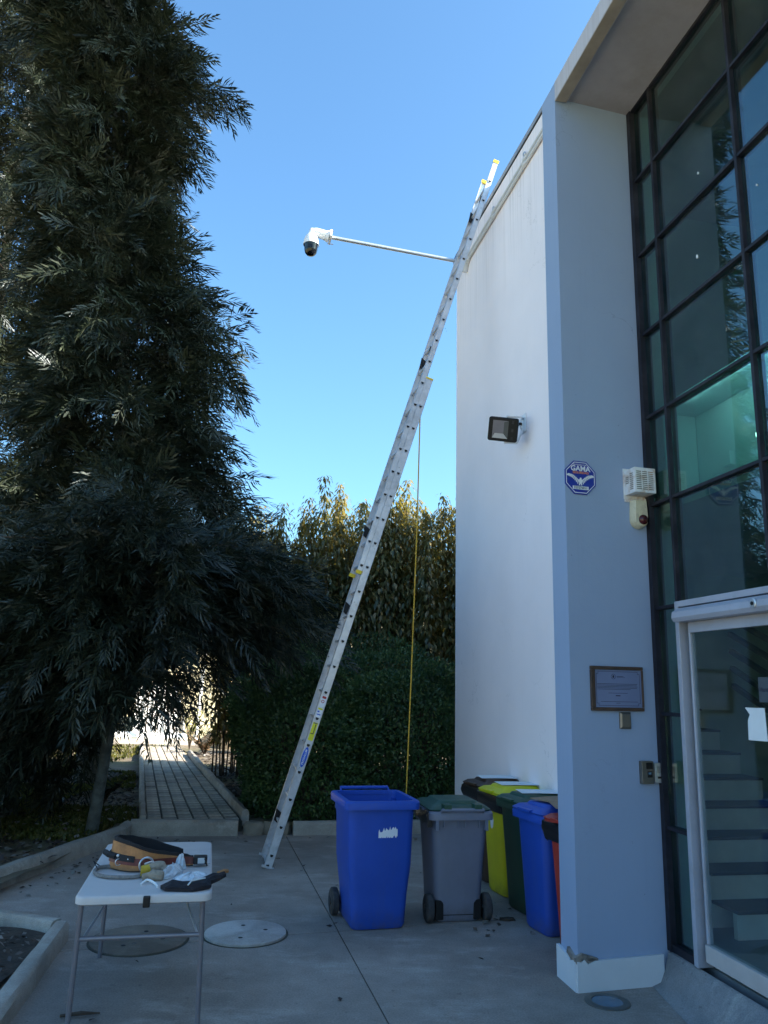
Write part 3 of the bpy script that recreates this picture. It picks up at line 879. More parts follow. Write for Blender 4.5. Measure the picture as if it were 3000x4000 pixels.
def tree(name, label, base, trunk, trunk_r, branches, size, cat='tree', group=None, twigmat='twig'):
    root = thing(name, label, cat, base, 0, group)
    b = MB(); b.tube(trunk, trunk_r, 10); b.build('trunk', 'bark', root, smooth=True)
    F = Fol(); wood = MB()
    for (p0, d0, L, nsp, sag) in branches:
        d0 = nrm(d0)
        pts = []
        for k in range(6):
            t = k / 5
            q = np.array(p0) + d0 * L * t + np.array((0, 0, -sag * L * t * t))
            pts.append(q)
        r0_ = 0.003 + 0.0035 * L
        wood.tube([Vector(q) for q in pts], [r0_ * (1 - 0.8 * k / 5) for k in range(6)], 4, False)
        for i in range(nsp):
            t = 0.12 + 0.88 * (i + rng.uniform(0, 1)) / nsp
            t = min(t, 1.0)
            q = np.array(p0) + d0 * L * t + np.array((0, 0, -sag * L * t * t))
            tang = nrm(d0 + np.array((0, 0, -2 * sag * t)))
            sd = nrm(np.cross(tang, (0, 0, 1)))
            dd = tang * rng.uniform(0.6, 1.1) + sd * rng.uniform(-0.9, 0.9) * (1.15 - t) + np.array((0, 0, rng.uniform(-0.45, 0.65)))
            spray(F, q, dd, size * rng.uniform(1.0, 1.7), int(rng.integers(5, 8)), size)
        spray(F, pts[-1] - d0 * size * 0.5, nrm(pts[-1] - pts[-2]), size * 1.8, 8, size)
    wood.build('limbs', twigmat, root)
    P, Q, Sc = np.array(F.p), frames(F.f, F.u), np.array(F.s)
    pick = rng.integers(0, len(FT), len(P))
    V, Fq, off = [], [], 0
    for k, (tv, tq) in enumerate(FT):
        mk = pick == k
        tv = np.asarray(tv, float); tq = np.asarray(tq, int)
        v = np.einsum('nij,kj->nki', Q[mk], tv) * Sc[mk][:, None, None] + P[mk][:, None, :]
        n_ = int(mk.sum())
        V.append(v.reshape(-1, 3)); Fq.append((tq[None] + (np.arange(n_) * len(tv))[:, None, None]).reshape(-1, 4) + off)
        off += n_ * len(tv)
    cloud('crown', np.concatenate(V), np.concatenate(Fq), [(0, 0, 0)], [np.eye(3)], [1.0], 'grev', root)
    return root, len(F.p)

def interp(z, tab):
    zs = [a[0] for a in tab]
    return [float(np.interp(z, zs, [a[i] for a in tab])) for i in range(1, len(tab[0]))]

# tall silky oak behind the path kerb: axis x, axis y, radius by height
tabC = [(2.0, -4.5, 13.0, 2.0), (3.5, -4.55, 13.2, 2.9), (5.0, -4.65, 13.3, 2.7), (7.0, -4.75, 13.3, 2.05), (8.2, -4.7, 13.3, 2.0),
        (9.5, -5.2, 13.3, 1.5), (11.0, -5.5, 13.3, 1.0), (12.3, -5.3, 13.3, 1.35), (13.6, -5.3, 13.3, 1.5), (14.8, -6.0, 13.3, 1.15), (18.5, -6.3, 13.3, 0.9)]
tabR = [(2, 1.5), (3.5, 2.4), (4.6, 2.3), (6.0, 1.3), (7.0, 1.15), (8.2, 1.5), (9.2, 0.75), (10.4, 0.45), (11.5, 0.5), (12.5, 1.0), (13.8, 1.5), (14.8, 0.6), (15.6, 0.3), (18.5, 0.3)]
br = []
z = 2.2
while z < 18.3:
    ax, ay, rad = interp(z, tabC)
    nb = 9 if z < 9 else 8
    a0 = rng.uniform(0, 6.28)
    for k in range(nb):
        a = a0 + 2 * PI * k / nb + rng.uniform(-0.3, 0.3)
        L = rad * (rng.uniform(0.6, 1.05) if rng.uniform() < 0.75 else rng.uniform(1.05, 1.35))
        if math.cos(a) > 0.35: L = interp(z, tabR)[0] * rng.uniform(0.78, 1.12) + (-4.7 - ax) * 0.0
        if math.cos(a) < -0.3: L *= 0.5 if z < 9 else 0.6
        rise = rng.uniform(0.2, 0.95)
        sag = rng.uniform(0.25, 0.7)
        zz = z - (rise - sag) * L * 0.6 + rng.uniform(-0.1, 0.1)
        br.append(((ax - -4.7, ay - 13.2, zz - 0.09), (math.cos(a), math.sin(a), rise), L, max(4, int(L * 2.9)), sag))
    z += 0.31
trC = [(0, 0, 0)] + [(interp(q, tabC)[0] + 4.7, interp(q, tabC)[1] - 13.2, q) for q in (3, 6, 9, 12, 15, 18)]
tC, nC = tree('silky_oak_tree', 'tall dark silky oak tree with feathery drooping leaves against the sky', (-4.7, 13.2, 0.09), [Vector(p) for p in trC], [0.2, 0.17, 0.14, 0.11, 0.08, 0.06, 0.03], br, 0.58)

tabD = [(2.0, 0, 0, 1.6), (5, 0, 0, 2.6), (9, 0, 0, 2.7), (13, 0.2, 0, 2.3), (17, 0.2, 0, 1.9), (20, 0, 0, 1.2), (22, 0, 0, 0.4)]
br = []
z = 2.5
while z < 21.8:
    ax, ay, rad = interp(z, tabD)
    a0 = rng.uniform(0, 6.28)
    for k in range(6):
        a = a0 + 2 * PI * k / 6 + rng.uniform(-0.3, 0.3)
        L = rad * rng.uniform(0.65, 1.15); sag = rng.uniform(0.35, 0.75)
        br.append(((ax, ay, z), (math.cos(a), math.sin(a), 0.35), L, max(3, int(L * 3.2)), sag))
    z += 0.36
tree('silky_oak_tree', 'taller silky oak tree standing behind the others at the left edge', (-10.4, 19.2, 0.0), [Vector((0, 0, q)) for q in (0, 8, 15, 21)], [0.22, 0.17, 0.1, 0.03], br, 0.62)

# young leaning silky oak in the raised bed, its low boughs hang over the kerb
br = []
def bough(p0, p1, sag, n):
    d = np.array(p1, float) - np.array(p0, float)
    L = np.linalg.norm(d + np.array((0, 0, sag * np.linalg.norm(d))))
    dd = nrm(d + np.array((0, 0, sag * np.linalg.norm(d))))
    br.append((np.array(p0) - np.array((-3.06, 9.0, 0.09)), dd, L, n, sag))
def trunkA(z):
    return np.array((-3.08 + 0.16 * z, 9.0 - 0.22 * z, z))
for k in range(300):
    tx = rng.uniform(-5.6, -1.0) if k < 230 else rng.uniform(-5.4, -3.3)
    ty = rng.uniform(7.4, 10.6) if tx < -2 else rng.uniform(8.3, 10.2)
    if tx < -3.5: zmin = 0.25
    elif tx < -2.35: zmin = 1.95
    else: zmin = 2.3
    zmax = 2.85 if tx < -3.2 else 3.9 if tx < -2.4 else (3.6 - 0.55 * max(0, tx + 2.0))
    if tx > -3.2 and ty > 9.6: continue
    tz = zmin + (zmax - zmin) * rng.uniform(0, 1) ** 0.85
    hz = min(3.35, max(1.3, tz * 0.55 + rng.uniform(0.5, 1.6)))
    p0 = trunkA(hz)
    p1 = np.array((tx, ty, tz))
    L = np.linalg.norm(p1 - p0)
    bough(p0, p1, rng.uniform(0.25, 0.5), max(3, int(L * 3.2)))
for k in range(60):
    p0 = trunkA(rng.uniform(1.9, 3.3))
    p1 = np.array((rng.uniform(-3.7, -2.1), rng.uniform(7.5, 8.6), rng.uniform(1.75, 3.2)))
    bough(p0, p1, rng.uniform(0.2, 0.45), 4)
tA, nA = tree('silky_oak_tree', 'slim leaning silky oak tree in the raised bed, its low boughs hanging over the kerb', (-3.06, 9.0, 0.09),
              [Vector(trunkA(z) - np.array((-3.06, 9.0, 0))) for z in (0, 0.7, 1.5, 2.4, 3.3)], [0.07, 0.06, 0.055, 0.045, 0.03], br, 0.36)


# tall hedge shrubs: upright stems with hanging lance leaves
def leaf2(fold=0.12, w=0.16):
    vs = [(0, 0, 0), (0.45, w, fold * 0.5), (1, 0, -0.12), (0.5, 0, 0.02), (0.45, -w, fold * 0.5)]
    return vs, [(0, 3, 2, 1), (0, 4, 2, 3)]
LV = leaf2()
def hedge_shrub(x, y, h, nst, ln, label, group, mat='shrubleaf', name='tall_shrub'):
    root = thing(name, label, 'shrub', (x, y, 0.09), 0, group)
    F = Fol(); wood = MB()
    for i in range(nst):
        a = rng.uniform(0, 6.28); r = rng.uniform(0.05, 0.32)
        bx, by = r * math.cos(a), r * math.sin(a)
        hh = h * rng.uniform(0.78, 1.0) if i else h * 1.03
        lx, ly = rng.normal(0, 0.12), rng.normal(0, 0.12)
        wood.tube([(bx, by, 0), (bx + lx * 0.4, by + ly * 0.4, hh * 0.5), (bx + lx, by + ly, hh)], [0.018, 0.012, 0.003], 4, False)
        for k in range(ln):
            t = 1.005 - (k / ln) ** 1.25 * 0.86
            w = min(1, (1 - t) * 3.2 + 0.28)
            px, py, pz = bx + lx * t, by + ly * t, hh * t
            a = rng.uniform(0, 6.28); rad = abs(rng.normal(0, 0.2)) * w
            f = np.array((math.cos(a), math.sin(a), rng.uniform(-1.7, -0.35)))
            F.add((px + rad * math.cos(a), py + rad * math.sin(a), pz + rng.uniform(-0.03, 0.05)), f, (math.cos(a) * 0.8, math.sin(a) * 0.8, 1), rng.uniform(0.1, 0.19) * (0.62 + 0.38 * w))
    wood.build('stems', 'twig', root)
    F.build('foliage', LV[0], LV[1], mat, root)
    return root
hg = 'tall leafy hedge shrubs'
hl = 'tall leafy hedge shrub with hanging lance leaves, tips sunlit, behind the round shrubs'
k = 0
for row, (yy, n) in enumerate(((14.1, 11), (14.9, 10))):
    for i in range(n):
        x = -2.5 + (4.1 / (n - 1)) * i + rng.uniform(-0.12, 0.12)
        h = 4.75 + 0.22 * math.sin(i * 2.1 + row) + (0.25 if x > -1.4 else -0.2) + 0.12 * row
        hedge_shrub(x, yy + rng.uniform(-0.2, 0.2), h, 10, 380, hl, hg)

# round dark shrubs in front of the hedge
def round_shrub(x, y, rx, ry, rz, n, label, size=0.05, mat='bushleaf'):
    root = thing('round_shrub', label, 'shrub', (x, y, 0.09), 0)
    F = Fol(); wood = MB()
    for i in range(26):
        a = rng.uniform(0, 6.28); e = rng.uniform(0.3, 1.4)
        d = np.array((math.cos(a) * math.cos(e) * rx, math.sin(a) * math.cos(e) * ry, math.sin(e) * rz))
        wood.tube([(0, 0, 0), tuple(d * 0.5 + np.array((0, 0, 0.08))), tuple(d * 0.9)], [0.02, 0.014, 0.005], 4, False)
    lob = [(rng.normal(0, 1, 3), rng.uniform(0.78, 1.16)) for _ in range(46)]
    lob = [(nrm(v), s) for v, s in lob]
    for i in range(n):
        v = nrm(rng.normal(0, 1, 3))
        best = max(lob, key=lambda l: float(v @ l[0]))
        k = best[1] * (0.8 + 0.2 * float(v @ best[0]) ** 6)
        r = k * (1.04 - abs(rng.normal(0, 0.13)))
        if v[2] < 0:
            hor = math.hypot(v[0], v[1]) + 1e-6
            w = (0.86 + 0.14 * (1 + v[2])) / hor
            p = np.array((v[0] * w * rx * r, v[1] * w * ry * r, rz * 0.5 * (1 + v[2]) * 0.98 + 0.01))
        else:
            p = np.array((v[0] * rx * r, v[1] * ry * r, rz * 0.5 + v[2] * rz * 0.52 * r))
        f = v + rng.normal(0, 0.7, 3) + np.array((0, 0, 0.35))
        F.add(p, f, v + rng.normal(0, 0.5, 3), size * rng.uniform(0.7, 1.3))
    wood.build('stems', 'twig', root)
    F.build('foliage', LEAF_B[0], LEAF_B[1], mat, root)
    return root
LEAF_B = ([(0, 0, 0), (0.5, 0.27, 0.06), (1, 0, -0.05), (0.5, -0.27, 0.06)], [(0, 3, 2, 1)])
round_shrub(-1.02, 10.78, 1.0, 0.9, 1.95, 38000, 'dark green round shrub bulging over the edge of the brick path')
round_shrub(0.45, 11.0, 1.15, 0.9, 1.9, 38000, 'dark green round shrub behind the bins next to the white wall')
round_shrub(-0.4, 12.1, 1.7, 0.8, 2.35, 28000, 'dark green round shrub between the front shrubs and the tall hedge')

# conifers and broad trees to the left (mirrored in the glass front)
def conifer(x, y, h, r, label):
    root = thing('conifer_tree', label, 'tree', (x, y, 0.05), 0)
    MB().tube([(0, 0, 0), (0, 0, h * 0.96)], [0.12, 0.02], 6).build('trunk', 'bark', root)
    F = Fol()
    for i in range(1500):
        t = rng.uniform(0.08, 1) ; a = rng.uniform(0, 6.28)
        rr = r * (1 - t) ** 0.8 * (0.75 + 0.25 * math.sin(t * 40 + a * 2)) * rng.uniform(0.3, 1)
        F.add((rr * math.cos(a), rr * math.sin(a), h * t), (math.cos(a), math.sin(a), rng.uniform(-0.3, 0.5)), (0, 0, 1), 0.28 * rng.uniform(0.6, 1.2))
    F.build('crown', LEAF_B[0], LEAF_B[1], 'conifer', root)
conifer(-12.9, 18.1, 5.7, 1.0, 'pointed conifer mirrored in the glass above the entrance door')
conifer(-12.0, 19.0, 4.5, 0.8, 'shorter conifer beside the pointed one, mirrored above the entrance door')

# small planting by the path
def sprig_plant(name, x, y, h, n, mat, label, lean=0.35, leafs=0.09, z=0.09):
    root = thing(name, label, 'plant', (x, y, z), 0)
    F = Fol(); wood = MB()
    for i in range(n):
        a = rng.uniform(0, 6.28); L = h * rng.uniform(0.6, 1.05)
        dx, dy = math.cos(a) * lean * L, math.sin(a) * lean * L
        wood.tube([(0, 0, 0), (dx * 0.4, dy * 0.4, L * 0.6), (dx, dy, L)], [0.012, 0.008, 0.003], 4, False)
        for k in range(26):
            t = rng.uniform(0.25, 1)
            b_ = rng.uniform(0, 6.28)
            F.add((dx * t * t, dy * t * t, L * t), (math.cos(b_), math.sin(b_), rng.uniform(-0.2, 0.8)), (0, 0, 1), leafs * rng.uniform(0.6, 1.3))
    wood.build('stems', 'twig', root)
    F.build('foliage', LEAF_B[0], LEAF_B[1], mat, root)
sprig_plant('yellow_plant', -4.55, 19.6, 0.95, 9, 'yellowleaf', 'bright yellow green sprig plant at the far end of the path kerb')
sprig_plant('grey_plant', -3.62, 10.9, 0.35, 8, 'grev', 'low grey green plant among dead leaves left of the path', 0.8, 0.08)
sprig_plant('dry_shrub', -3.9, 18.3, 0.55, 22, 'dryleaf', 'dry brown shrub heap on the right of the far path', 1.0, 0.1)
sprig_plant('dry_shrub', -3.2, 18.9, 0.65, 22, 'dryleaf', 'dry brown shrub farther right, beside the dark round shrub', 1.0, 0.1)
sprig_plant('low_shrub', -4.2, 24.0, 1.2, 16, 'yellowleaf', 'pale green bush behind the white post', 0.6, 0.14, 0.0)
sprig_plant('low_shrub', -8.9, 26.0, 1.8, 24, 'yellowleaf', 'yellowish bush beyond the greenhouse on the sunlit slope', 0.6, 0.2, 0.0)

# leaf litter, grass, fallen leaves on the concrete
def scatter(name, n, area, mat, size, zf, flat=True):
    F = Fol()
    while len(F.p) < n:
        x, y = area()
        a = rng.uniform(0, 6.28)
        if flat:
            F.add((x, y, zf), (math.cos(a), math.sin(a), rng.normal(0, 0.3)), (rng.normal(0, 0.4), rng.normal(0, 0.4), 1), size * rng.uniform(0.5, 1.3))
        else:
            F.add((x, y, zf), (rng.normal(0, 0.45), rng.normal(0, 0.45), 1), (math.cos(a), math.sin(a), 0), size * rng.uniform(0.5, 1.3))
    return cloud(name, LEAF_B[0], LEAF_B[1], F.p, frames(F.f, F.u), F.s, mat, None, 'stuff')
def a_left():
    t = rng.uniform(0, 7.5); p = pathpt(t, -0.1)
    return p.x - abs(rng.normal(0, 0.9)) - 0.02, p.y + rng.uniform(-0.3, 0.3) - 0.0
def a_leftbed():
    while True:
        x, y = rng.uniform(-6.2, -2.7), rng.uniform(7.5, 14.5)
        if (x < -2.98 or y > 9.6) and x < -2.78 - max(0, (y - 9.6)) * 0.31: return x, y
def a_right():
    p = pathpt(rng.uniform(0.3, 9), 1.12)
    return p.x + abs(rng.normal(0, 0.5)), p.y + rng.uniform(0, 0.3)
scatter('leaf_litter', 4200, a_leftbed, 'litter', 0.085, 0.112)
scatter('leaf_litter', 900, a_right, 'litter', 0.085, 0.112)
def g1():
    while True:
        x, y = a_leftbed()
        if math.sin(x * 2.2) * math.cos(y * 1.6 + 0.4) > -0.1: return x, y
scatter('grass', 26000, g1, 'grass', 0.055, 0.095, False)
def g2():
    return rng.uniform(-13, -5.2), rng.uniform(13.5, 20)
scatter('grass', 9000, g2, 'grass', 0.075, 0.095, False)
def soilbits():
    while True:
        x, y = rng.uniform(-3.6, -1.75), rng.uniform(3.4, 6.0)
        if x < -1.72 - (y - 3.0) * 0.185 and y < 5.68 - (x + 2.2) * 0.3: return x, y
scatter('leaf_litter', 1500, soilbits, 'litter', 0.05, 0.075)
def fallen():
    k = rng.uniform(0, 1)
    if k < 0.35:
        y = rng.uniform(6.8, 9.3); return np.interp(y, [6.8, 7.6, 9.2], [-3.05, -2.93, -2.65]) + abs(rng.normal(0, 0.16)) , y
    if k < 0.6:
        x = rng.uniform(-2.6, 0.9); return x, 9.30 + 0.19 * (x + 2) - abs(rng.normal(0, 0.13))
    if k < 0.78:
        return rng.uniform(0.75, 1.2), rng.uniform(6.1, 7.2)
    return rng.uniform(-2.6, 1.1), rng.uniform(4.3, 9.0)
scatter('fallen_leaves', 150, fallen, 'litter', 0.055, 0.008)

# greenhouse, post and mound at the far end
gh = thing('greenhouse', 'white plastic sheeted tunnel greenhouse at the far end of the path', 'greenhouse', (-8.0, 23.3, 0.0), R(22))
def arc(rad, x0, n=14):
    return [(rad * math.cos(PI * i / n), x0, max(0.0, rad * 1.15 * math.sin(PI * i / n))) for i in range(n + 1)]
b = MB(); b.loft([arc(2.35, y) for y in np.linspace(0, 9, 10)], False, False, False); b.build('plastic_cover', 'plasticsheet', gh, smooth=True)
for k, y in enumerate((0.02, 3, 6, 9)):
    MB().tube([(p[0] * 1.01, y, p[2] * 1.01) for p in arc(2.35, y)], 0.03, 6).build('hoop', 'silver', gh)
b = MB()
pts = arc(2.3, 0.0)
b.add([(0.9, 0.05, 0), (2.25, 0.05, 0), (2.0, 0.05, 1.35), (0.9, 0.05, 2.3), (0.9, 0.09, 0), (2.25, 0.09, 0), (2.0, 0.09, 1.35), (0.9, 0.09, 2.3)], [(0, 1, 2, 3), (7, 6, 5, 4), (0, 4, 5, 1), (1, 5, 6, 2), (2, 6, 7, 3), (3, 7, 4, 0)])
b.build('end_sheet', 'plasticsheet', gh)
for x in (1.25, 1.55, 1.9, 2.1):
    MB().tube([(x, -0.03, 0), (x - 0.25 * (x - 1.6) - 0.08, -0.03, 1.7)], 0.02, 5).build('prop', 'twig', gh)
MB().tube([(-2.6, -0.5, 0.05), (0, -0.6, 0.12), (2.7, -0.35, 0.05)], [0.1, 0.16, 0.1], 8).build('ground_sheet', 'plasticsheet', gh, smooth=True)
post = thing('white_post', 'white post with dark bands standing at the far end of the path', 'post', (-5.12, 22.7, 0.0), 0)
MB().tube([(0, 0, 0), (0.12, 0, 2.9)], 0.055, 10).build('shaft', 'white', post, smooth=True)
for z in (0.5, 1.0, 1.6):
    MB().tube([(0.041 * z, 0, z), (0.041 * (z + 0.05), 0, z + 0.05)], 0.06, 10).build('band', 'black', post)
b = MB(); rings = []
for k, (zz, f) in enumerate(((0.0, 1.0), (0.35, 0.8), (0.62, 0.5), (0.75, 0.15))):
    rings.append([(2.3 * f * math.cos(a) * (1 + 0.12 * math.sin(3 * a + k)), 1.3 * f * math.sin(a), zz * (1 + 0.15 * math.sin(5 * a))) for a in [2 * PI * j / 22 for j in range(22)]])
o = b.loft(rings).build('dirt_mound', 'mound', smooth=True); o.location = (-2.6, 21.0, 0.03)
tag(o, 'pale dry dirt mound right of the far path', 'mound')

# ================================================================== THINGS ON THE BUILDING
PCW = Vector((1.218, 5.101, 0)); PROT = math.atan2(0.269, 0.963)
PU = Vector((math.cos(PROT), math.sin(PROT), 0))
def on_pillar(name, label, cat, b, z, group=None):
    return thing(name, label, cat, PCW + PU * b + Vector((0, 0, z)), PROT, group)
def on_wall(name, label, cat, s, z, group=None):
    return thing(name, label, cat, BW(0, s, z), BROT - PI / 2, group)     # local -y points away from the wall... x towards the camera

# --- octagonal security sign
sg = on_pillar('security_sign', 'blue octagonal security company sign with a white eagle on the pillar', 'sign', 0.112, 3.147)
def octo(r, y):
    return [(r * math.cos(R(22.5 + 45 * i)), y, r * math.sin(R(22.5 + 45 * i))) for i in range(8)]
MB().loft([octo(0.126, -0.003), octo(0.126, -0.008)]).build('plate', 'signblue', sg)
b = MB()
ro, ri = octo(0.117, -0.0092), octo(0.112, -0.0092)
for i in range(8):
    k = (i + 1) % 8
    b.add([ro[i], ro[k], ri[k], ri[i]], [(0, 1, 2, 3)])
b.build('border', 'signwhite', sg)
text('PROTEGIDO POR:', 0.013, 'signwhite', sg, 'lettering', (0, -0.009, 0.089))
text('GAMA', 0.052, 'signwhite', sg, 'lettering', (0.002, -0.009, 0.062), bold=0.0012)
text('SEGURIDAD', 0.0225, 'signorange', sg, 'lettering', (0.004, -0.009, 0.034), bold=0.0006)
b = MB(); b.box((-0.06, -0.0095, -0.083), (0.06, -0.0085, -0.06)); b.build('number_strip', 'signwhite', sg)
text('323276011', 0.023, 'ink', sg, 'lettering', (0, -0.0098, -0.0715), bold=0.0005)
b = MB()
Y = -0.0092
def fl(pts):
    b.add([(x, Y, z) for x, z in pts], [tuple(range(len(pts)))])
fl([(-0.012, -0.012), (0.012, -0.012), (0.014, -0.028), (0.007, -0.044), (-0.007, -0.044), (-0.014, -0.028)])       # body
fl([(-0.006, -0.012), (0.006, -0.012), (0.009, -0.004), (0.003, 0.001), (-0.004, -0.002)])                            # head
fl([(-0.012, -0.041), (-0.003, -0.042), (-0.004, -0.055), (-0.012, -0.053)]); fl([(0.003, -0.042), (0.012, -0.041), (0.012, -0.053), (0.004, -0.055)])
for sgn in (-1, 1):
    for i in range(9):
        t = i / 8
        x0 = 0.013 + 0.068 * t; zt = -0.016 + 0.026 * math.sin(min(1, t * 1.5) * PI / 2) + 0.012 * t
        L = 0.024 * (1 - 0.6 * t) + 0.006
        pts = [(x0, zt), (x0 + 0.008, zt + 0.002), (x0 + 0.012 + 0.012 * t, zt - L * (0.9 - 0.4 * t)), (x0 + 0.006 + 0.01 * t, zt - L)]
        fl([(sgn * x, z) for x, z in pts])
    fl([(sgn * x, z) for x, z in [(0.008, -0.02), (0.03, -0.001), (0.055, 0.011), (0.088, 0.02), (0.084, 0.014), (0.05, 0.003), (0.03, -0.01)]])
b.build('eagle', 'signwhite', sg)

# --- louvred siren box
sb = on_pillar('siren_box', 'white louvred metal box with rust stains sticking out of the pillar beside the glass', 'alarm box', 0.50, 3.04)
MB().box((-0.055, -0.0045, -0.012), (0.115, -0.0015, 0.205)).build('back_plate', 'whitebox', sb)
MB().box((-0.048, -0.135, 0.012), (0.112, -0.005, 0.185)).build('housing', 'whitebox', sb, bevel=0.002)
for c in range(3):
    for r_ in range(10):
        z = 0.035 + 0.0135 * r_; x = -0.018 + 0.046 * c
        MB().box((x - 0.018, -0.1372, z - 0.0025), (x + 0.018, -0.1348, z + 0.0025)).build('louvre', 'rust' if (c == 2 and r_ in (8, 9)) else 'slot', sb)
for c in range(2):
    for r_ in range(9 if c else 4):
        z = (0.04 if c else 0.09) + 0.0135 * r_; y = -0.045 - 0.05 * c
        MB().box((-0.0502, y - 0.017, z - 0.0025), (-0.0478, y + 0.017, z + 0.0025)).build('louvre', 'slot', sb)
MB().box((-0.05, -0.0055, -0.03), (0.108, -0.0015, -0.0125)).build('bracket', 'whitebox', sb)

# --- strobe siren
sr = on_pillar('alarm_strobe', 'aged cream plastic alarm strobe with a dark red lens under the louvred box', 'alarm siren', 0.543, 2.92)
def sil(k, y, dz=0.0):
    pts = [(-0.052 * k, y, 0.095), (0.052 * k, y, 0.095), (0.058 * k, y, 0.02), (0.06 * k, y, -0.035)]
    pts += [(0.06 * k * math.cos(a), y, -0.035 + 0.062 * k * math.sin(a)) for a in [-PI * i / 8 for i in range(1, 8)]]
    pts += [(-0.06 * k, y, -0.035), (-0.058 * k, y, 0.02)]
    return pts
MB().loft([sil(1.0, -0.002), sil(1.0, -0.02), sil(0.93, -0.026), sil(0.9, -0.05), sil(0.78, -0.06)]).build('housing', 'cream', sr, smooth=True)
MB().lathe([(0.034, 0), (0.034, 0.01), (0.028, 0.02), (0.014, 0.027), (0.0, 0.029)], 18, Matrix.Translation((0.008, -0.058, -0.04)) @ Matrix.Rotation(PI / 2, 4, 'X'), True, False).build('lens', 'redlens', sr, smooth=True)
MB().box((0.062, -0.012, -0.01), (0.08, -0.002, 0.12)).build('cable_cover', 'whitebox', sr)
MB().tube([(0.075, -0.01, 0.05), (0.11, -0.03, 0.06), (0.15, -0.02, 0.075)], 0.004, 5).build('cable', 'black', sr)

# --- plaque
pq = on_pillar('plaque', 'blue grey engraved plaque in a dark wooden frame on the pillar', 'plaque', 0.329, 1.753)
w, h = 0.192, 0.141
for a, c in (((-w, -0.022, h - 0.022), (w, -0.002, h)), ((-w, -0.022, -h), (w, -0.002, -h + 0.022)), ((-w, -0.022, -h + 0.0225), (-w + 0.03, -0.002, h - 0.0225)), ((w - 0.012, -0.022, -h + 0.0225), (w, -0.002, h - 0.0225))):
    MB().box(a, c).build('frame_bar', 'wood', pq, bevel=0.004)
MB().box((-w + 0.0305, -0.012, -h + 0.0225), (w - 0.0125, -0.003, h - 0.0225)).build('plate', 'plate', pq)
b = MB(); x0, x1, z0, z1, t = -w + 0.042, w - 0.024, -h + 0.034, h - 0.034, 0.0022
k = 0.014
path8 = [(x0 + k, z0), (x1 - k, z0), (x1 - k, z0 + k), (x1, z0 + k), (x1, z1 - k), (x1 - k, z1 - k), (x1 - k, z1), (x0 + k, z1), (x0 + k, z1 - k), (x0, z1 - k), (x0, z0 + k), (x0 + k, z0 + k)]
for (ax, az), (bx, bz) in zip(path8, path8[1:] + path8[:1]):
    b.box((min(ax, bx) - t / 2, -0.0128, min(az, bz) - t / 2), (max(ax, bx) + t / 2, -0.0121, max(az, bz) + t / 2))
b.build('border_line', 'ink', pq)
b = MB()
for i in range(5):
    b.box((-0.145, -0.0127, 0.028 - 0.0085 * i), (0.15 - (0.05 if i == 4 else 0.004 * (i % 2)), -0.0121, 0.0305 - 0.0085 * i))
b.box((-0.065, -0.0127, -0.03), (0.075, -0.0121, -0.0275)); b.box((-0.012, -0.0127, -0.048), (0.022, -0.0121, -0.042))
b.box((-0.12, -0.0127, -0.084), (0.15, -0.0121, -0.0815)); b.box((-0.01, -0.0127, -0.093), (0.02, -0.0121, -0.0905))
b.box((-0.0, -0.0127, 0.076), (0.05, -0.0121, 0.079)); b.box((-0.0, -0.0127, 0.07), (0.06, -0.0121, 0.072))
b.build('engraved_lines', 'ink', pq)
b = MB()
n = 18
for i in range(n):
    a0, a1 = 2 * PI * i / n, 2 * PI * (i + 1) / n
    b.add([(-0.025 + r_ * math.cos(a), -0.0127, 0.076 + r_ * math.sin(a)) for r_, a in ((0.017, a0), (0.017, a1), (0.0145, a1), (0.0145, a0))], [(0, 1, 2, 3)])
b.box((-0.031, -0.0127, 0.068), (-0.019, -0.0121, 0.084))
b.build('emblem', 'ink', pq)

cp = on_pillar('cover_plate', 'small grey blank metal cover plate just under the wooden framed plaque', 'cover plate', 0.381, 1.553)
MB().loft([[(x, -0.002, z) for x, z in ((-0.041, -0.052), (0.041, -0.052), (0.041, 0.052), (-0.041, 0.052))], [(x, -0.012, z) for x, z in ((-0.041, -0.052), (0.041, -0.052), (0.041, 0.052), (-0.041, 0.052))],
           [(x, -0.022, z) for x, z in ((-0.03, -0.04), (0.03, -0.04), (0.03, 0.04), (-0.03, 0.04))]]).build('plate', 'bronze', cp, bevel=0.003)

fp = on_pillar('access_reader', 'bronze access reader with two dark windows left of the silver intercom', 'access reader', 0.514, 1.235)
MB().box((-0.043, -0.036, -0.07), (0.043, -0.002, 0.07)).build('case', 'bronze', fp, bevel=0.004)
MB().box((-0.012, -0.0385, 0.022), (0.034, -0.0355, 0.06)).build('screen', 'black', fp)
MB().box((-0.004, -0.0385, -0.03), (0.03, -0.0355, 0.008)).build('finger_window', 'black', fp)
MB().box((-0.0, -0.0392, -0.012), (0.022, -0.0386, 0.002)).build('scanner_lens', 'lens', fp)

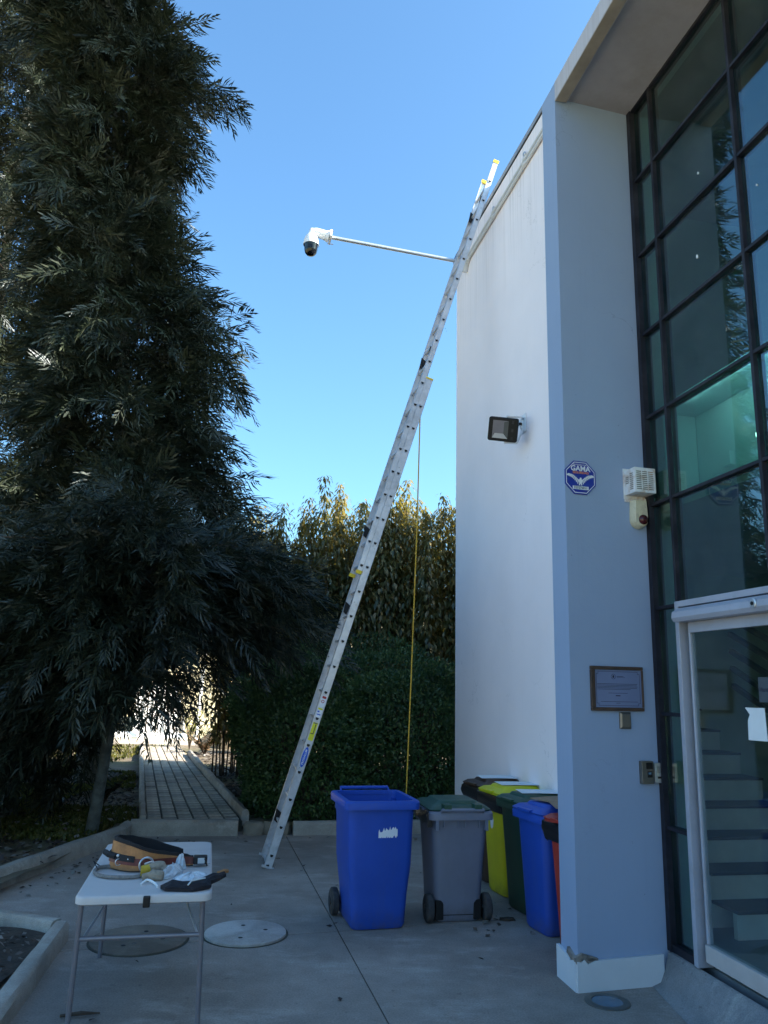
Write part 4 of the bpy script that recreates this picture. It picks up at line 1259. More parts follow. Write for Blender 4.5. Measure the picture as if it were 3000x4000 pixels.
ic = on_pillar('intercom', 'silver door intercom with speaker grille on the pillar edge beside the glass', 'intercom', 0.612, 1.231)
MB().box((-0.044, -0.03, -0.062), (0.044, -0.002, 0.062)).build('case', 'silver', ic, bevel=0.004)
b = MB()
for i in range(7):
    for j in range(8):
        b.box((-0.026 + 0.0068 * j, -0.0312, 0.0 + 0.006 * i), (-0.0225 + 0.0068 * j, -0.0295, 0.0035 + 0.006 * i))
b.build('speaker_grille', 'slot', ic)
MB().box((-0.024, -0.0325, -0.034), (0.012, -0.0295, -0.021)).build('name_window', 'black', ic)
MB().lathe([(0.007, 0), (0.007, 0.004), (0.004, 0.0055)], 14, Matrix.Translation((0.026, -0.0298, -0.027)) @ Matrix.Rotation(PI / 2, 4, 'X')).build('call_button', 'silver', ic)
for z in (0.05, -0.05):
    MB().lathe([(0.003, 0), (0.003, 0.002)], 8, Matrix.Translation((0.004, -0.0298, z)) @ Matrix.Rotation(PI / 2, 4, 'X')).build('screw', 'slot', ic)

# --- floodlight on the white wall
flood = thing('floodlight', 'black square LED floodlight on a white bracket on the white wall', 'floodlight', BW(0, 2.23, 4.36), BROT)
MB().box((-0.012, -0.05, -0.12), (-0.001, 0.05, 0.07)).build('wall_plate', 'white', flood, bevel=0.003)
# head frame: centre, facing left and towards the viewer and down
hc = Vector((-0.25, -0.06, -0.13))
fn = Vector((-0.50, -0.80, -0.42)).normalized()
hx = Vector((0.85, -0.53, 0.0)).normalized(); hx = (hx - fn * hx.dot(fn)).normalized()
hy = fn.cross(hx).normalized()
if hy.z < 0: hy = -hy; 
_t = R(11); hx, hy = hx * math.cos(_t) - hy * math.sin(_t), hx * math.sin(_t) + hy * math.cos(_t)
HM = Matrix(((hx.x, hy.x, fn.x, hc.x), (hx.y, hy.y, fn.y, hc.y), (hx.z, hy.z, fn.z, hc.z), (0, 0, 0, 1)))
hw, hh = 0.146, 0.118
b = MB()
b.loft([rrect(hw - 0.02, hh - 0.02, 0.02, 3, z=-0.035), rrect(hw, hh, 0.02, 3, z=-0.01), rrect(hw, hh, 0.02, 3, z=0.022), rrect(hw - 0.006, hh - 0.006, 0.02, 3, z=0.028)], xf=HM)
b.build('housing', 'black', flood)
b = MB()
cxl = -0.022
fr_ = [(cxl - 0.08, -0.088, 0.0285), (cxl + 0.075, -0.088, 0.0285), (cxl + 0.075, 0.088, 0.0285), (cxl - 0.08, 0.088, 0.0285)]
in_ = [(cxl - 0.055, -0.04, 0.0288), (cxl + 0.03, -0.04, 0.0288), (cxl + 0.03, 0.075, 0.0288), (cxl - 0.055, 0.075, 0.0288)]
for a, c, mname in ((0, 1, 'lower_reflector'), (1, 2, 'side_reflector'), (2, 3, 'upper_reflector'), (3, 0, 'side_reflector')):
    bb = MB(); bb.add([fr_[a], fr_[c], in_[c], in_[a]], [(0, 1, 2, 3)], HM); bb.build(mname, 'silver' if a == 0 else ('slot' if a == 1 else 'steel'), flood)
MB().add(in_, [(0, 1, 2, 3)], HM).build('led_panel', 'steel', flood)
b = MB()
for i in range(7):
    b.box((-0.11 + 0.034 * i, -0.095, -0.07), (-0.103 + 0.034 * i, 0.095, -0.03), HM)
b.build('cooling_fins', 'black', flood)
for sx in (1,):
    for sy in (1, -1):
        p = HM @ Vector((0.02, sy * (hh + 0.012), 0.0)); q = Vector((-0.02, 0.01, 0.03 if sy > 0 else -0.1)); r1 = HM @ Vector((0.14, sy * (hh + 0.012), -0.06))
        MB().tube([p, r1, q], 0.011, 6).build('bracket_arm', 'white', flood)
MB().tube([(-0.02, 0.01, 0.035), (-0.06, 0.0, -0.03), (-0.02, 0.01, -0.105)], 0.012, 6).build('bracket_arm', 'white', flood)
MB().lathe([(0.02, -0.012), (0.02, 0.012)], 10, Matrix.Translation((-0.05, 0.0, -0.04))).build('cable_gland', 'black', flood)
b = MB()
for k, s_ in enumerate((0.08, 0.0, -0.08)):
    b.box((0.085, s_ - 0.016, 0.0278), (0.105, s_ + 0.016, 0.0292), HM)
b.build('rib_marks', 'rubber', flood)

# --- dome camera on a long arm at the far roof corner
AR, AE = Vector((0.915, 9.832, 7.50)), Vector((-0.80, 9.498, 7.612))
ptz = thing('dome_camera', 'white dome security camera with black dome on a long grey arm at the roof corner', 'security camera', AR)
e = AE - AR; ed = e.normalized()
MB().tube([(0, 0, 0), e], 0.026, 12).build('arm', 'silver', ptz, smooth=True)
MB().tube([ed * -0.05, ed * 0.02], 0.07, 10).build('wall_flange', 'steel', ptz)
for q in (0.1, -0.1):
    MB().tube([e + Vector((0, 0, q)) - ed * 0.03, e + Vector((0, 0, q)) + ed * 0.05], 0.006, 6).build('bolt', 'steel', ptz)
fx = Matrix.Translation(e) @ ed.to_track_quat('Z', 'Y').to_matrix().to_4x4()
MB().loft([rrect(0.05, 0.115, 0.01, 2, z=-0.0), rrect(0.05, 0.115, 0.01, 2, z=0.028)], xf=fx @ Matrix.Rotation(PI / 2, 4, 'Z')).build('mounting_plate', 'white', ptz)
g = ed * 0.03 + e; elb = e + Vector((-0.245, -0.05, 0.055))
MB().tube([g, g + (elb - g) * 0.25, g + (elb - g) * 0.8, elb, elb + Vector((-0.02, 0, -0.09))], [0.08, 0.066, 0.058, 0.055, 0.055], 14).build('bracket', 'white', ptz, smooth=True)
dm = Matrix.Translation(e + Vector((-0.262, -0.05, -0.02)))
MB().lathe([(0.05, 0.03), (0.075, 0.0), (0.098, -0.06), (0.107, -0.125), (0.106, -0.135), (0.098, -0.136)], 28, dm).build('housing', 'white', ptz, smooth=True)
MB().lathe([(0.099, -0.128), (0.1, -0.145), (0.088, -0.17), (0.088, -0.205), (0.076, -0.25), (0.05, -0.28), (0.02, -0.292), (0.0, -0.294)], 28, dm, True, False).build('dome', 'glossblack', ptz, smooth=True)
MB().box((-0.03, -0.09, -0.21), (0.028, -0.08, -0.165), dm).build('lens_window', 'glossblack', ptz)

# ================================================================== LADDER
LF = Vector((-1.03, 8.013, 0.0))
lu = Vector((0.2847, 0.0166, 0.9585)).normalized()
lr = Vector((-0.224, 0.975, 0)); lr = (lr - lu * lr.dot(lu)).normalized()
lo = lu.cross(lr).normalized()
if lo.x > 0: lo = -lo                      # away from the wall
LS = 0.949
LM = Matrix(((lr.x, lo.x, lu.x * LS, 0), (lr.y, lo.y, lu.y * LS, 0), (lr.z, lo.z, lu.z * LS, 0), (0, 0, 0, 1)))   # x rung, y outwards, z up the ladder
lad = thing('extension_ladder', 'aluminium extension ladder leaning on the roof edge of the white wall', 'ladder', LF)
PITCHR = 0.2813
def rail(name, x, sgn, y0, t0, t1, w=0.078):
    b = MB()
    b.box((x, y0 - w / 2, t0), (x + sgn * 0.003, y0 + w / 2, t1), LM)
    for ys in (-1, 1):
        a = y0 + ys * w / 2
        b.box((min(x, x + sgn * 0.026), min(a, a - ys * 0.004), t0), (max(x, x + sgn * 0.026), max(a, a - ys * 0.004), t1), LM)
    return b.build(name, 'alum', lad)
BW_ = 0.447
rail('rail', 0.0, 1, 0.0, 0.02, 5.54); rail('rail', BW_, -1, 0.0, 0.02, 5.54)
FY = 0.062
rail('rail', 0.006, 1, FY, 3.16, 8.56, 0.062); rail('rail', BW_ - 0.006, -1, FY, 3.16, 8.56, 0.062)
def rungmesh(x0, x1):
    def D(x, r):
        pts = [(x, r * math.cos(a), r * math.sin(a)) for a in [PI + PI * i / 8 for i in range(9)]]
        return pts + [(x, r, r * 0.75), (x, -r, r * 0.75)]
    b = MB()
    b.loft([D(x0 + 0.004, 0.014), D(x1 - 0.004, 0.014)])
    for x, d in ((x0, -1), (x1, 1)):
        b.loft([D(x + d * 0.001, 0.0225), D(x + d * 0.006, 0.021), D(x + d * 0.006, 0.0155), D(x + d * 0.0015, 0.0150)], False, False)
        b.k = 1; b.loft([D(x + d * 0.0016, 0.0152), D(x + d * 0.0018, 0.0151)]); b.k = 0
    o = b.build('rung', ['alum', 'black'])
    me = o.data; bpy.data.objects.remove(o); return me
RM = rungmesh(0.0, BW_); RM2 = rungmesh(0.006, BW_ - 0.006)
def rung(me, y, t):
    o = link('rung', me, lad)
    o.matrix_local = LM @ Matrix.Translation((0, y, t))
for i in range(20):
    rung(RM, 0.0, 0.124 + PITCHR * i)
    if 3.2 < 0.124 + PITCHR * (i + 11) < 8.52: rung(RM2, FY, 0.124 + PITCHR * (i + 11))
for x, sgn in ((0.0, 1), (BW_, -1)):
    f = MB()
    f.box((x - 0.02, -0.06, -0.0), (x + 0.02 + sgn * 0.012, 0.06, 0.02)).build('foot', 'silver', lad, bevel=0.004).matrix_local = LM @ Matrix.Translation((0, 0, 0))
    lad.children[-1].matrix_local = Matrix.Translation(LM @ Vector((x, 0, 0.0))) @ Matrix.Rotation(math.atan2(lr.y, lr.x), 4, 'Z') @ Matrix.Translation((-x, 0, 0.003))
    MB().box((x - 0.004, -0.042, 5.5405), (x + 0.03 * sgn + 0.004 * 0, 0.042, 5.56), LM).build('end_cap', 'yellowcap', lad)
    MB().box((x - 0.0, FY - 0.034, 8.5605), (x + 0.03 * sgn, FY + 0.034, 8.60), LM).build('end_cap', 'yellowcap', lad)
    MB().box((x - 0.0, FY - 0.034, 3.12), (x + 0.03 * sgn, FY + 0.034, 3.1595), LM).build('end_cap', 'yellowcap', lad)
for t, y in ((2.71, 0.0), (3.62, FY), (5.83, FY), (7.95, FY), (0.38, 0.0)):
    b = MB()
    for x in (0.03, BW_ - 0.05):
        b.loft([[(x, y + 0.03, t), (x + 0.018, y + 0.03, t), (x + 0.018, y - 0.01, t - 0.02), (x, y - 0.01, t - 0.02)], [(x, y + 0.042, t + 0.12), (x + 0.018, y + 0.042, t + 0.12), (x + 0.018, y - 0.02, t + 0.09), (x, y - 0.02, t + 0.09)]], xf=LM)
    b.build('rung_lock', 'black', lad)
b = MB()
for t in (1.0, 2.8, 3.45, 4.4, 5.2, 6.2, 7.1):
    for k in (-1, 1):
        b.lathe([(0.0035, 0.0), (0.0035, 0.003)], 6, LM @ Matrix.Translation((0, 0.012 * k, t + 0.012 * k)) @ Matrix.Rotation(-PI / 2, 4, 'Y'))
b.build('rivets', 'slot', lad)
# stickers on the near rail
def stick(name, mat, y0, y1, t0, t1, off=0.0):
    return MB().box((-0.0016 - off, y0, t0), (-0.0006 - off, y1, t1), LM).build(name, mat, lad)
stick('label_sticker', 'signwhite', -0.026, 0.022, 1.655, 1.775); stick('warning_mark', 'stickred', -0.022, 0.018, 1.745, 1.77, 0.0012); 
b = MB(); b.lathe([(0.017, 0), (0.017, 0.0008)], 16, LM @ Matrix.Translation((-0.0028, 0, 1.715)) @ Matrix.Rotation(PI / 2, 4, 'Y')); b.build('warning_ring', 'stickred', lad)
b = MB(); b.lathe([(0.0125, 0), (0.0125, 0.0008)], 4, LM @ Matrix.Translation((-0.004, 0, 1.715)) @ Matrix.Rotation(PI / 2, 4, 'Y')); b.build('warning_diamond', 'signwhite', lad)
stick('label_sticker', 'signwhite', -0.026, 0.024, 1.545, 1.645); stick('label_band', 'stickyel', -0.024, 0.022, 1.625, 1.644, 0.0012); stick('label_block', 'stickblue', -0.0, 0.02, 1.598, 1.613, 0.0012); stick('label_block', 'stickblue', -0.02, 0.02, 1.57, 1.58, 0.0012)
stick('angle_sticker', 'stickyel', -0.026, 0.024, 1.30, 1.49); stick('angle_mark', 'ink', -0.012, -0.005, 1.375, 1.47, 0.0012); stick('angle_mark', 'ink', -0.012, 0.022, 1.368, 1.375, 0.0024); stick('angle_text', 'bronze', -0.02, 0.02, 1.475, 1.486, 0.0012)
b = MB(); b.loft([[(xx, 0.027 * math.cos(a), 1.125 + 0.105 * math.sin(a)) for a in [2 * PI * i / 28 for i in range(28)]] for xx in (-0.0006, -0.0016)], xf=LM); b.build('brand_sticker', 'stickblue', lad)
tx = text('PRODALUM', 0.028, 'signwhite', lad, 'lettering', (0, 0, 0), 0.0003, 0.0004)
# text reads up the rail: text x -> ladder up, text y -> outwards (left), facing the camera (-rung)
tx.matrix_local = Matrix.Translation(LM @ Vector((-0.0024, 0.0, 1.125))) @ Matrix(((lu.x, lo.x, -lr.x, 0), (lu.y, lo.y, -lr.y, 0), (lu.z, lo.z, -lr.z, 0), (0, 0, 0, 1)))

rp = MB().tube([(0.392, 8.60, 4.86), (0.375, 8.60, 3.5), (0.335, 8.60, 1.8), (0.30, 8.60, 0.5), (0.29, 8.60, 0.02)], 0.0075, 6).build('rope', 'ropeyel', smooth=True)
tag(rp, 'thin yellow rope hanging down from the ladder in front of the hedge', 'rope')

# ================================================================== WHEELED BINS
def ring_rr(hx, hy, cy, r, z, n=4):
    return rrect(hx, hy, r, n, 0, cy, z)
def wheelie(loc, rotz, mat, label, lidmat=None, k=1.0, kz=1.0, is_open=False, liner=False, rimmat=None):
    """origin at the bottom middle; front faces -y, hinge, handle and wheels at +y"""
    root = thing('wheelie_bin', label, 'wheelie bin', loc, rotz, 'wheeled bins on the patio')
    H = 0.84 * kz
    bx, by, tx_, ty = 0.185 * k, 0.205 * k, 0.235 * k, 0.27 * k
    prof = []
    for z, t in ((0.012, 0.0), (0.03, 0.02), (0.14, 0.14), (0.45, 0.52), (H - 0.07, 0.93), (H, 1.0)):
        prof.append(ring_rr(bx + (tx_ - bx) * t, by + (ty - by) * t, 0.02 * t, 0.055 + 0.01 * t, z))
    prof[0] = ring_rr(bx - 0.012, by - 0.012, 0, 0.05, 0.005)
    b = MB(); b.loft(prof, True, not is_open)
    if is_open:
        inn = [ring_rr(tx_ - 0.006, ty - 0.006, 0.02, 0.06, H), ring_rr(tx_ - 0.02, ty - 0.02, 0.015, 0.055, 0.5 * H), ring_rr(bx - 0.01, by - 0.01, 0, 0.05, 0.03)]
        b.loft(inn, False, True)
    b.build('body', mat, root, smooth=True)
    rm = rimmat or mat
    b = MB()
    o_, i_ = (tx_ + 0.03, ty + 0.03), (tx_ - 0.012, ty - 0.012)
    zt, zb = H + 0.005, H - 0.055
    rings = [ring_rr(o_[0] - 0.022, o_[1] - 0.022, 0.02, 0.05, zb + 0.006), ring_rr(o_[0] - 0.002, o_[1] - 0.002, 0.02, 0.05, zb), ring_rr(o_[0], o_[1], 0.02, 0.05, zt - 0.012), ring_rr(o_[0] - 0.008, o_[1] - 0.008, 0.02, 0.05, zt), ring_rr(i_[0], i_[1], 0.02, 0.06, zt), ring_rr(i_[0], i_[1], 0.02, 0.06, zt - 0.03)]
    b.loft(rings, False, False); b.build('rim', rm, root, smooth=True)
    for sx in (-1, 1):
        MB().box((sx * (tx_ - 0.03) - 0.012, ty + 0.02 - 0.05, H - 0.13), (sx * (tx_ - 0.03) + 0.012, ty + 0.045, H - 0.05)).build('lug', rm, root)
        w = MB()
        w.lathe([(0.03, -0.028), (0.085, -0.028), (0.098, -0.02), (0.1, 0), (0.098, 0.02), (0.085, 0.028), (0.03, 0.028)], 22)
        wo = w.build('wheel', 'rubber', root, smooth=True)
        wo.matrix_local = Matrix.Translation((sx * (bx + 0.048), by - 0.02, 0.1)) @ Matrix.Rotation(PI / 2, 4, 'Y')
        h = MB(); h.lathe([(0.0, -0.034), (0.024, -0.034), (0.028, -0.028), (0.028, 0.028), (0.024, 0.034), (0.0, 0.034)], 14, None, False, False)
        h.build('hub', 'black', wo, smooth=True)
        MB().box((sx * (bx - 0.03) - 0.03, by - 0.07, 0.02), (sx * (bx - 0.03) + 0.03, by + 0.012, 0.16)).build('axle_mount', 'black' if mat == 'bingrey' else mat, root, bevel=0.006)
    MB().tube([(-bx - 0.06, by - 0.02, 0.1), (bx + 0.06, by - 0.02, 0.1)], 0.011, 8).build('axle', 'black', root)
    MB().box((-bx + 0.03, by - 0.045, 0.05), (bx - 0.03, by + 0.004, 0.085)).build('axle_beam', 'black', root)
    hy_ = ty + 0.065
    hb = MB().tube([(-tx_ + 0.06, ty + 0.02, H - 0.01), (-tx_ + 0.06, hy_, H + 0.022), (tx_ - 0.06, hy_, H + 0.022), (tx_ - 0.06, ty + 0.02, H - 0.01)], 0.013, 8).build('handle', rm, root, smooth=True)
    if lidmat:
        b = MB()
        L0 = (tx_ + 0.02, ty + 0.01)
        b.loft([ring_rr(L0[0], L0[1], 0.0, 0.05, H + 0.007), ring_rr(L0[0] + 0.004, L0[1] + 0.004, 0.0, 0.05, H + 0.016), ring_rr(L0[0] - 0.03, L0[1] - 0.03, 0.0, 0.05, H + 0.04),
                ring_rr(L0[0] - 0.075, L0[1] - 0.08, 0.0, 0.05, H + 0.047), ring_rr(L0[0] - 0.09, L0[1] - 0.095, 0.0, 0.05, H + 0.066), ring_rr(L0[0] - 0.11, L0[1] - 0.12, 0.0, 0.04, H + 0.07)], True, True)
        lid = b.build('lid', lidmat, root, smooth=True)
        MB().box((-0.09, -ty - 0.032, H + 0.01), (0.09, -ty + 0.01, H + 0.03)).build('lid_grip', lidmat, lid, bevel=0.005)
        for sx in (-1, 1):
            MB().box((sx * 0.12 - 0.03, ty - 0.02, H + 0.012), (sx * 0.12 + 0.03, ty + 0.075, H + 0.062)).build('hinge', lidmat, lid, bevel=0.006)
    if liner:
        rings = []
        for zz, g in ((H + 0.012, 0.012), (H - 0.01, 0.036), (H - 0.06, 0.042), (H - 0.11, 0.025), (H - 0.135, 0.012)):
            base = ring_rr(tx_ + g, ty + g, 0.02, 0.05, zz, 7)
            rings.append([(x * (1 + random.uniform(-0.018, 0.018)), y * (1 + random.uniform(-0.018, 0.018)), z_ + random.uniform(-0.02, 0.012) * (1 if zz < H - 0.05 else 0.3)) for x, y, z_ in base])
        MB().loft(rings, False, False).build('bag_liner', 'bag', root, smooth=True)
    return root

# the open blue bin in front, seen from its front
FR = math.atan2(0.088, 0.351)
ob = wheelie((0.04 - math.sin(FR) * 0.25 + 0.0, 6.16 + math.cos(FR) * 0.25, 0), FR, 'binblue', 'large open blue wheelie bin without a lid standing in front of the others', None, 1.1, 1.06, True)
b = MB()
pts = []
for i in range(26):
    x = -0.05 + 0.1 * i / 25
    pts.append((x, 0.03 + random.uniform(-0.018, 0.014) + (0.006 if 6 < i < 18 else 0)))
up = [(x, -0.0, z) for x, z in pts]; dn = [(x, 0.0, -0.03 + random.uniform(-0.02, 0.016)) for x, z in pts]
vs, fs = [], []
n = len(pts)
zc_ = 0.665
for layer in (0.0, 0.0018):
    for (x, _, z) in up + dn:
        zz = zc_ + z + x * 0.12
        t = (zz - 0.45) / (0.84 * 1.06 - 0.07 - 0.45); t = 0.52 + (0.93 - 0.52) * t
        hy_ = (0.205 + 0.065 * t) * 1.1
        vs.append((x * 1.45 + 0.045, -hy_ + 0.02 * t - 0.0012 - layer, zz))
for i in range(n - 1):
    fs += [(i, i + 1, n + i + 1, n + i), (2 * n + i, 2 * n + n + i, 2 * n + n + i + 1, 2 * n + i + 1)]
b.add(vs, fs); b.build('torn_label', 'signwhite', ob)
# grey bin with green lid, its wheels towards the viewer
gb = wheelie((0.60, 6.62, 0), PI + math.atan2(0.066, 0.396) + R(1), 'bingrey', 'grey wheelie bin with a dark green lid, wheels towards the front', 'bingreen', 0.96, 0.95)
b = MB()
rr2 = []
for k, zz in enumerate((0.8, 0.77, 0.72, 0.69)):
    rr2.append([(0.255 + 0.012 * (1 if k in (1, 2) else 0) + random.uniform(-0.008, 0.012), -0.22 + 0.06 * i, zz + random.uniform(-0.012, 0.012)) for i in range(9)] + [(0.225, -0.22 + 0.06 * i, zz) for i in range(8, -1, -1)])
b.loft(rr2); b.build('bag_liner', 'bag', gb, smooth=True)
b = MB()
for x in (-0.14, -0.03, 0.03, 0.14):
    b.box((x - 0.004, 0.262, 0.69), (x + 0.004, 0.296, 0.765))
b.build('ribs', 'bingrey', gb)

# the row against the white wall: fronts face left, hinges to the wall
def row_bin(s, n, mat, label, lid, liner, rot=8.0, **kw):
    p = BW(n, s)
    # local -y must point to -n (left): rotz = BROT - 90 deg
    return wheelie((p.x, p.y, 0), BROT - PI / 2 - R(rot) * -1, mat, label, lid, 0.92, 0.985, False, liner, **kw)
bins = {}
bins['red'] = row_bin(0.60, -0.20, 'binred', 'red wheelie bin mostly hidden by the pillar under flattened cardboard', 'binred', True)
bins['blue'] = row_bin(1.10, -0.25, 'binblue', 'blue wheelie bin with a closed lid in the row along the white wall', 'binblue', False)
bins['green'] = row_bin(1.62, -0.20, 'bingreen', 'dark green wheelie bin with a green lid between the yellow and blue bins', 'bingreen', False)
bins['yellow'] = row_bin(2.15, -0.185, 'binyellow', 'yellow wheelie bin with a yellow lid and a peeling white label', 'binyellow', True)
bins['brown'] = row_bin(2.64, -0.18, 'binbrown', 'brown wheelie bin at the far end of the row by the wall corner', 'binbrown', True)
# peeling labels on the yellow bin
b = MB()
for (x, zc2, rx, rz) in ((-0.02, 0.6, 0.03, 0.075), (0.015, 0.735, 0.025, 0.03)):
    pts = [(x + rx * math.cos(a) * random.uniform(0.75, 1.15), zc2 + rz * math.sin(a) * random.uniform(0.85, 1.15)) for a in [2 * PI * i / 14 for i in range(14)]]
    def yy(z):
        t = 0.52 + 0.41 * (z - 0.45) / (0.84 * 0.985 - 0.07 - 0.45)
        return -(0.205 + 0.065 * t) * 0.92 + 0.02 * t
    b.loft([[(px, yy(pz) - 0.0006, pz) for px, pz in pts], [(px, yy(pz) - 0.002, pz) for px, pz in pts]])
b.build('torn_label', 'signwhite', bins['yellow'])

def sheet(name, pts, z, mat, label, cat, group=None, t=0.0025, bend=0.01):
    n = 6
    b = MB(); vs = []
    (x0, y0), (x1, y1), (x2, y2), (x3, y3) = pts
    for l in (0, t):
        for i in range(n + 1):
            for j in range(n + 1):
                u, v = i / n, j / n
                x = (x0 * (1 - u) + x1 * u) * (1 - v) + (x3 * (1 - u) + x2 * u) * v
                y = (y0 * (1 - u) + y1 * u) * (1 - v) + (y3 * (1 - u) + y2 * u) * v
                vs.append((x, y, z + l + bend * math.sin(u * 3.1) * math.cos(v * 4 + 1) + bend * 0.5))
    fs = []
    N = (n + 1) * (n + 1)
    for i in range(n):
        for j in range(n):
            a = i * (n + 1) + j
            fs += [(a, a + 1, a + n + 2, a + n + 1), (N + a, N + a + n + 1, N + a + n + 2, N + a + 1)]
    for i in range(n):
        for a, c in ((i, i + 1), (n * (n + 1) + i, n * (n + 1) + i + 1)):
            fs.append((a, c, N + c, N + a))
        for a, c in ((i * (n + 1), (i + 1) * (n + 1)), (i * (n + 1) + n, (i + 1) * (n + 1) + n)):
            fs.append((a, c, N + c, N + a))
    b.add(vs, fs)
    return tag(b.build(name, mat), label, cat, group)
def lid_sheet(bn, dx, dy, w, h, rot, label, cat='paper', mat='paper', dz=0.0):
    s_, n_ = {'red': (0.60, -0.20), 'blue': (1.10, -0.25), 'green': (1.62, -0.20), 'yellow': (2.15, -0.185), 'brown': (2.64, -0.18)}[bn]
    c = BW(n_ + dx, s_ + dy)
    a = BROT + R(rot)
    ex, ey = Vector((math.cos(a), math.sin(a), 0)), Vector((-math.sin(a), math.cos(a), 0))
    P = [(c + ex * sx * w / 2 + ey * sy * h / 2).xy[:] for sx, sy in ((-1, -1), (1, -1), (1, 1), (-1, 1))]
    return sheet('paper_sheet' if mat == 'paper' else 'cardboard_sheet', P, 0.84 * 0.985 + 0.073 + dz, mat, label, cat, 'paper sheets on the bin lids' if mat == 'paper' else 'flattened cardboard on the bins', 0.004 if mat == 'card' else 0.0015, 0.004)
lid_sheet('brown', 0.0, 0.0, 0.34, 0.25, -6, 'white paper sheet lying on the brown bin lid')
lid_sheet('yellow', 0.02, 0.0, 0.34, 0.25, -4, 'white paper sheet lying on the yellow bin lid')
lid_sheet('green', 0.03, 0.0, 0.34, 0.25, -8, 'white printed paper sheet lying on the green bin lid')
lid_sheet('blue', 0.08, -0.06, 0.40, 0.42, 18, 'large piece of flattened cardboard lying on the blue bin lid', 'cardboard', 'card', 0.01)
lid_sheet('red', 0.02, 0.10, 0.50, 0.36, -14, 'second piece of cardboard with torn flaps on the red bin', 'cardboard', 'card', 0.022)

# ================================================================== PATIO DETAILS
def manhole(loc, r, mat, label, thick=0.012):
    root = thing('manhole_cover', label, 'manhole cover', loc, rng.uniform(0, 6), 'round concrete manhole covers')
    MB().lathe([(r, 0.0), (r, thick - 0.004), (r - 0.006, thick), (0.0, thick)], 48, None, True, False).build('cover', mat, root, smooth=True)
    MB().lathe([(r + 0.016, 0.0005), (r + 0.016, 0.003), (r + 0.002, 0.0032)], 48, None, False, False).build('gap_ring', 'joint', root)
    for a in (0.9, 2.9, 4.4):
        MB().lathe([(0.016, thick + 0.0006), (0.016, thick + 0.0012)], 12, Matrix.Translation((r * 0.5 * math.cos(a), r * 0.5 * math.sin(a), 0))).build('lift_hole', 'darkgap', root)
manhole((-0.905, 6.015, 0.0), 0.285, 'lid_conc', 'pale grey round concrete manhole cover right of the table legs', 0.02)
manhole((-1.60, 5.83, 0.0), 0.32, 'lid_conc2', 'darker brownish manhole cover under the folding table')
dr = thing('ground_light', 'round in-ground uplight with a bluish lens beside the pillar plinth', 'ground light', (1.345, 4.955, 0.0))
MB().lathe([(0.128, 0.0), (0.128, 0.005), (0.12, 0.008), (0.09, 0.008), (0.088, 0.005)], 40, None, True, False).build('ring', 'drainring', dr, smooth=True)
MB().lathe([(0.0875, 0.0045), (0.06, 0.0075), (0.0, 0.009)], 40, None, True, False).build('lens', 'lens', dr, smooth=True)
b = MB(); b.loft([[(0.06 * math.cos(a) * random.uniform(0.4, 1.2), 0.03 * math.sin(a) * random.uniform(0.5, 1.2), z) for a in [2 * PI * i / 9 for i in range(9)]] for z in (0.002, 0.02)])
o = b.build('dead_leaf', 'soil', smooth=True); o.location = (1.02, 6.50, 0); tag(o, 'crumpled dark dead leaf on the joint in front of the green bin', 'leaf')
b = MB().tube([(-0.1, 0, 0.012), (0, 0.02, 0.02), (0.09, 0.055, 0.01)], [0.008, 0.012, 0.004], 6)
o = b.build('twig', 'twig'); o.location = (-1.53, 4.56, 0); tag(o, 'short dark twig on the concrete beside the near kerb', 'twig')

# ================================================================== FOLDING TABLE
TO = Vector((-1.488, 4.194, 0)); TR = R(11.96)
tb = thing('folding_table', 'white plastic folding table with grey steel legs', 'table', TO, TR)
TW, TL, TZ = 0.67, 1.34, 0.68
b = MB(); c_ = (TW / 2, TL / 2)
def trr(dx, z, r=0.05):
    return rrect(TW / 2 - dx, TL / 2 - dx, r, 5, c_[0], c_[1], z)
b.loft([trr(0.012, TZ - 0.045), trr(0.0, TZ - 0.038), trr(0.0, TZ - 0.010), trr(0.004, TZ - 0.003), trr(0.012, TZ)]); b.build('tabletop', 'tabletop', tb, smooth=True)
MB().box((0.012, TL / 2 - 0.001, TZ + 0.0001), (TW - 0.012, TL / 2 + 0.001, TZ + 0.0012)).build('fold_line', 'slot', tb)
for v, dv in ((0.055, 0.02), (TL - 0.07, 0.04)):
    for u, du in ((0.03, -0.015), (TW - 0.045, 0.015)):
        MB().tube([(u, v, TZ - 0.046), (u + du, v + dv, 0.0)], 0.0135, 12).build('leg', 'steel', tb, smooth=True)
    MB().tube([(0.022, v + dv * 0.4, 0.47), (TW - 0.037, v + dv * 0.4, 0.47)], 0.012, 10).build('crossbar', 'steel', tb, smooth=True)
    mid = 0.42 if v < 0.5 else TL - 0.42
    for u in (0.05, TW - 0.06):
        MB().tube([(u, v + dv * 0.4, 0.47), (u * 0.6 + 0.4 * TW / 2, mid, TZ - 0.046)], 0.0065, 6).build('brace', 'silver', tb)
MB().box((0.33, -0.012, TZ - 0.058), (0.365, 0.02, TZ - 0.004)).build('latch', 'black', tb, bevel=0.006)

def on_table(name, label, cat):
    return thing(name, label, cat, Matrix.Translation(TO) @ Matrix.Rotation(TR, 4, 'Z') @ Vector((0, 0, TZ)), TR)

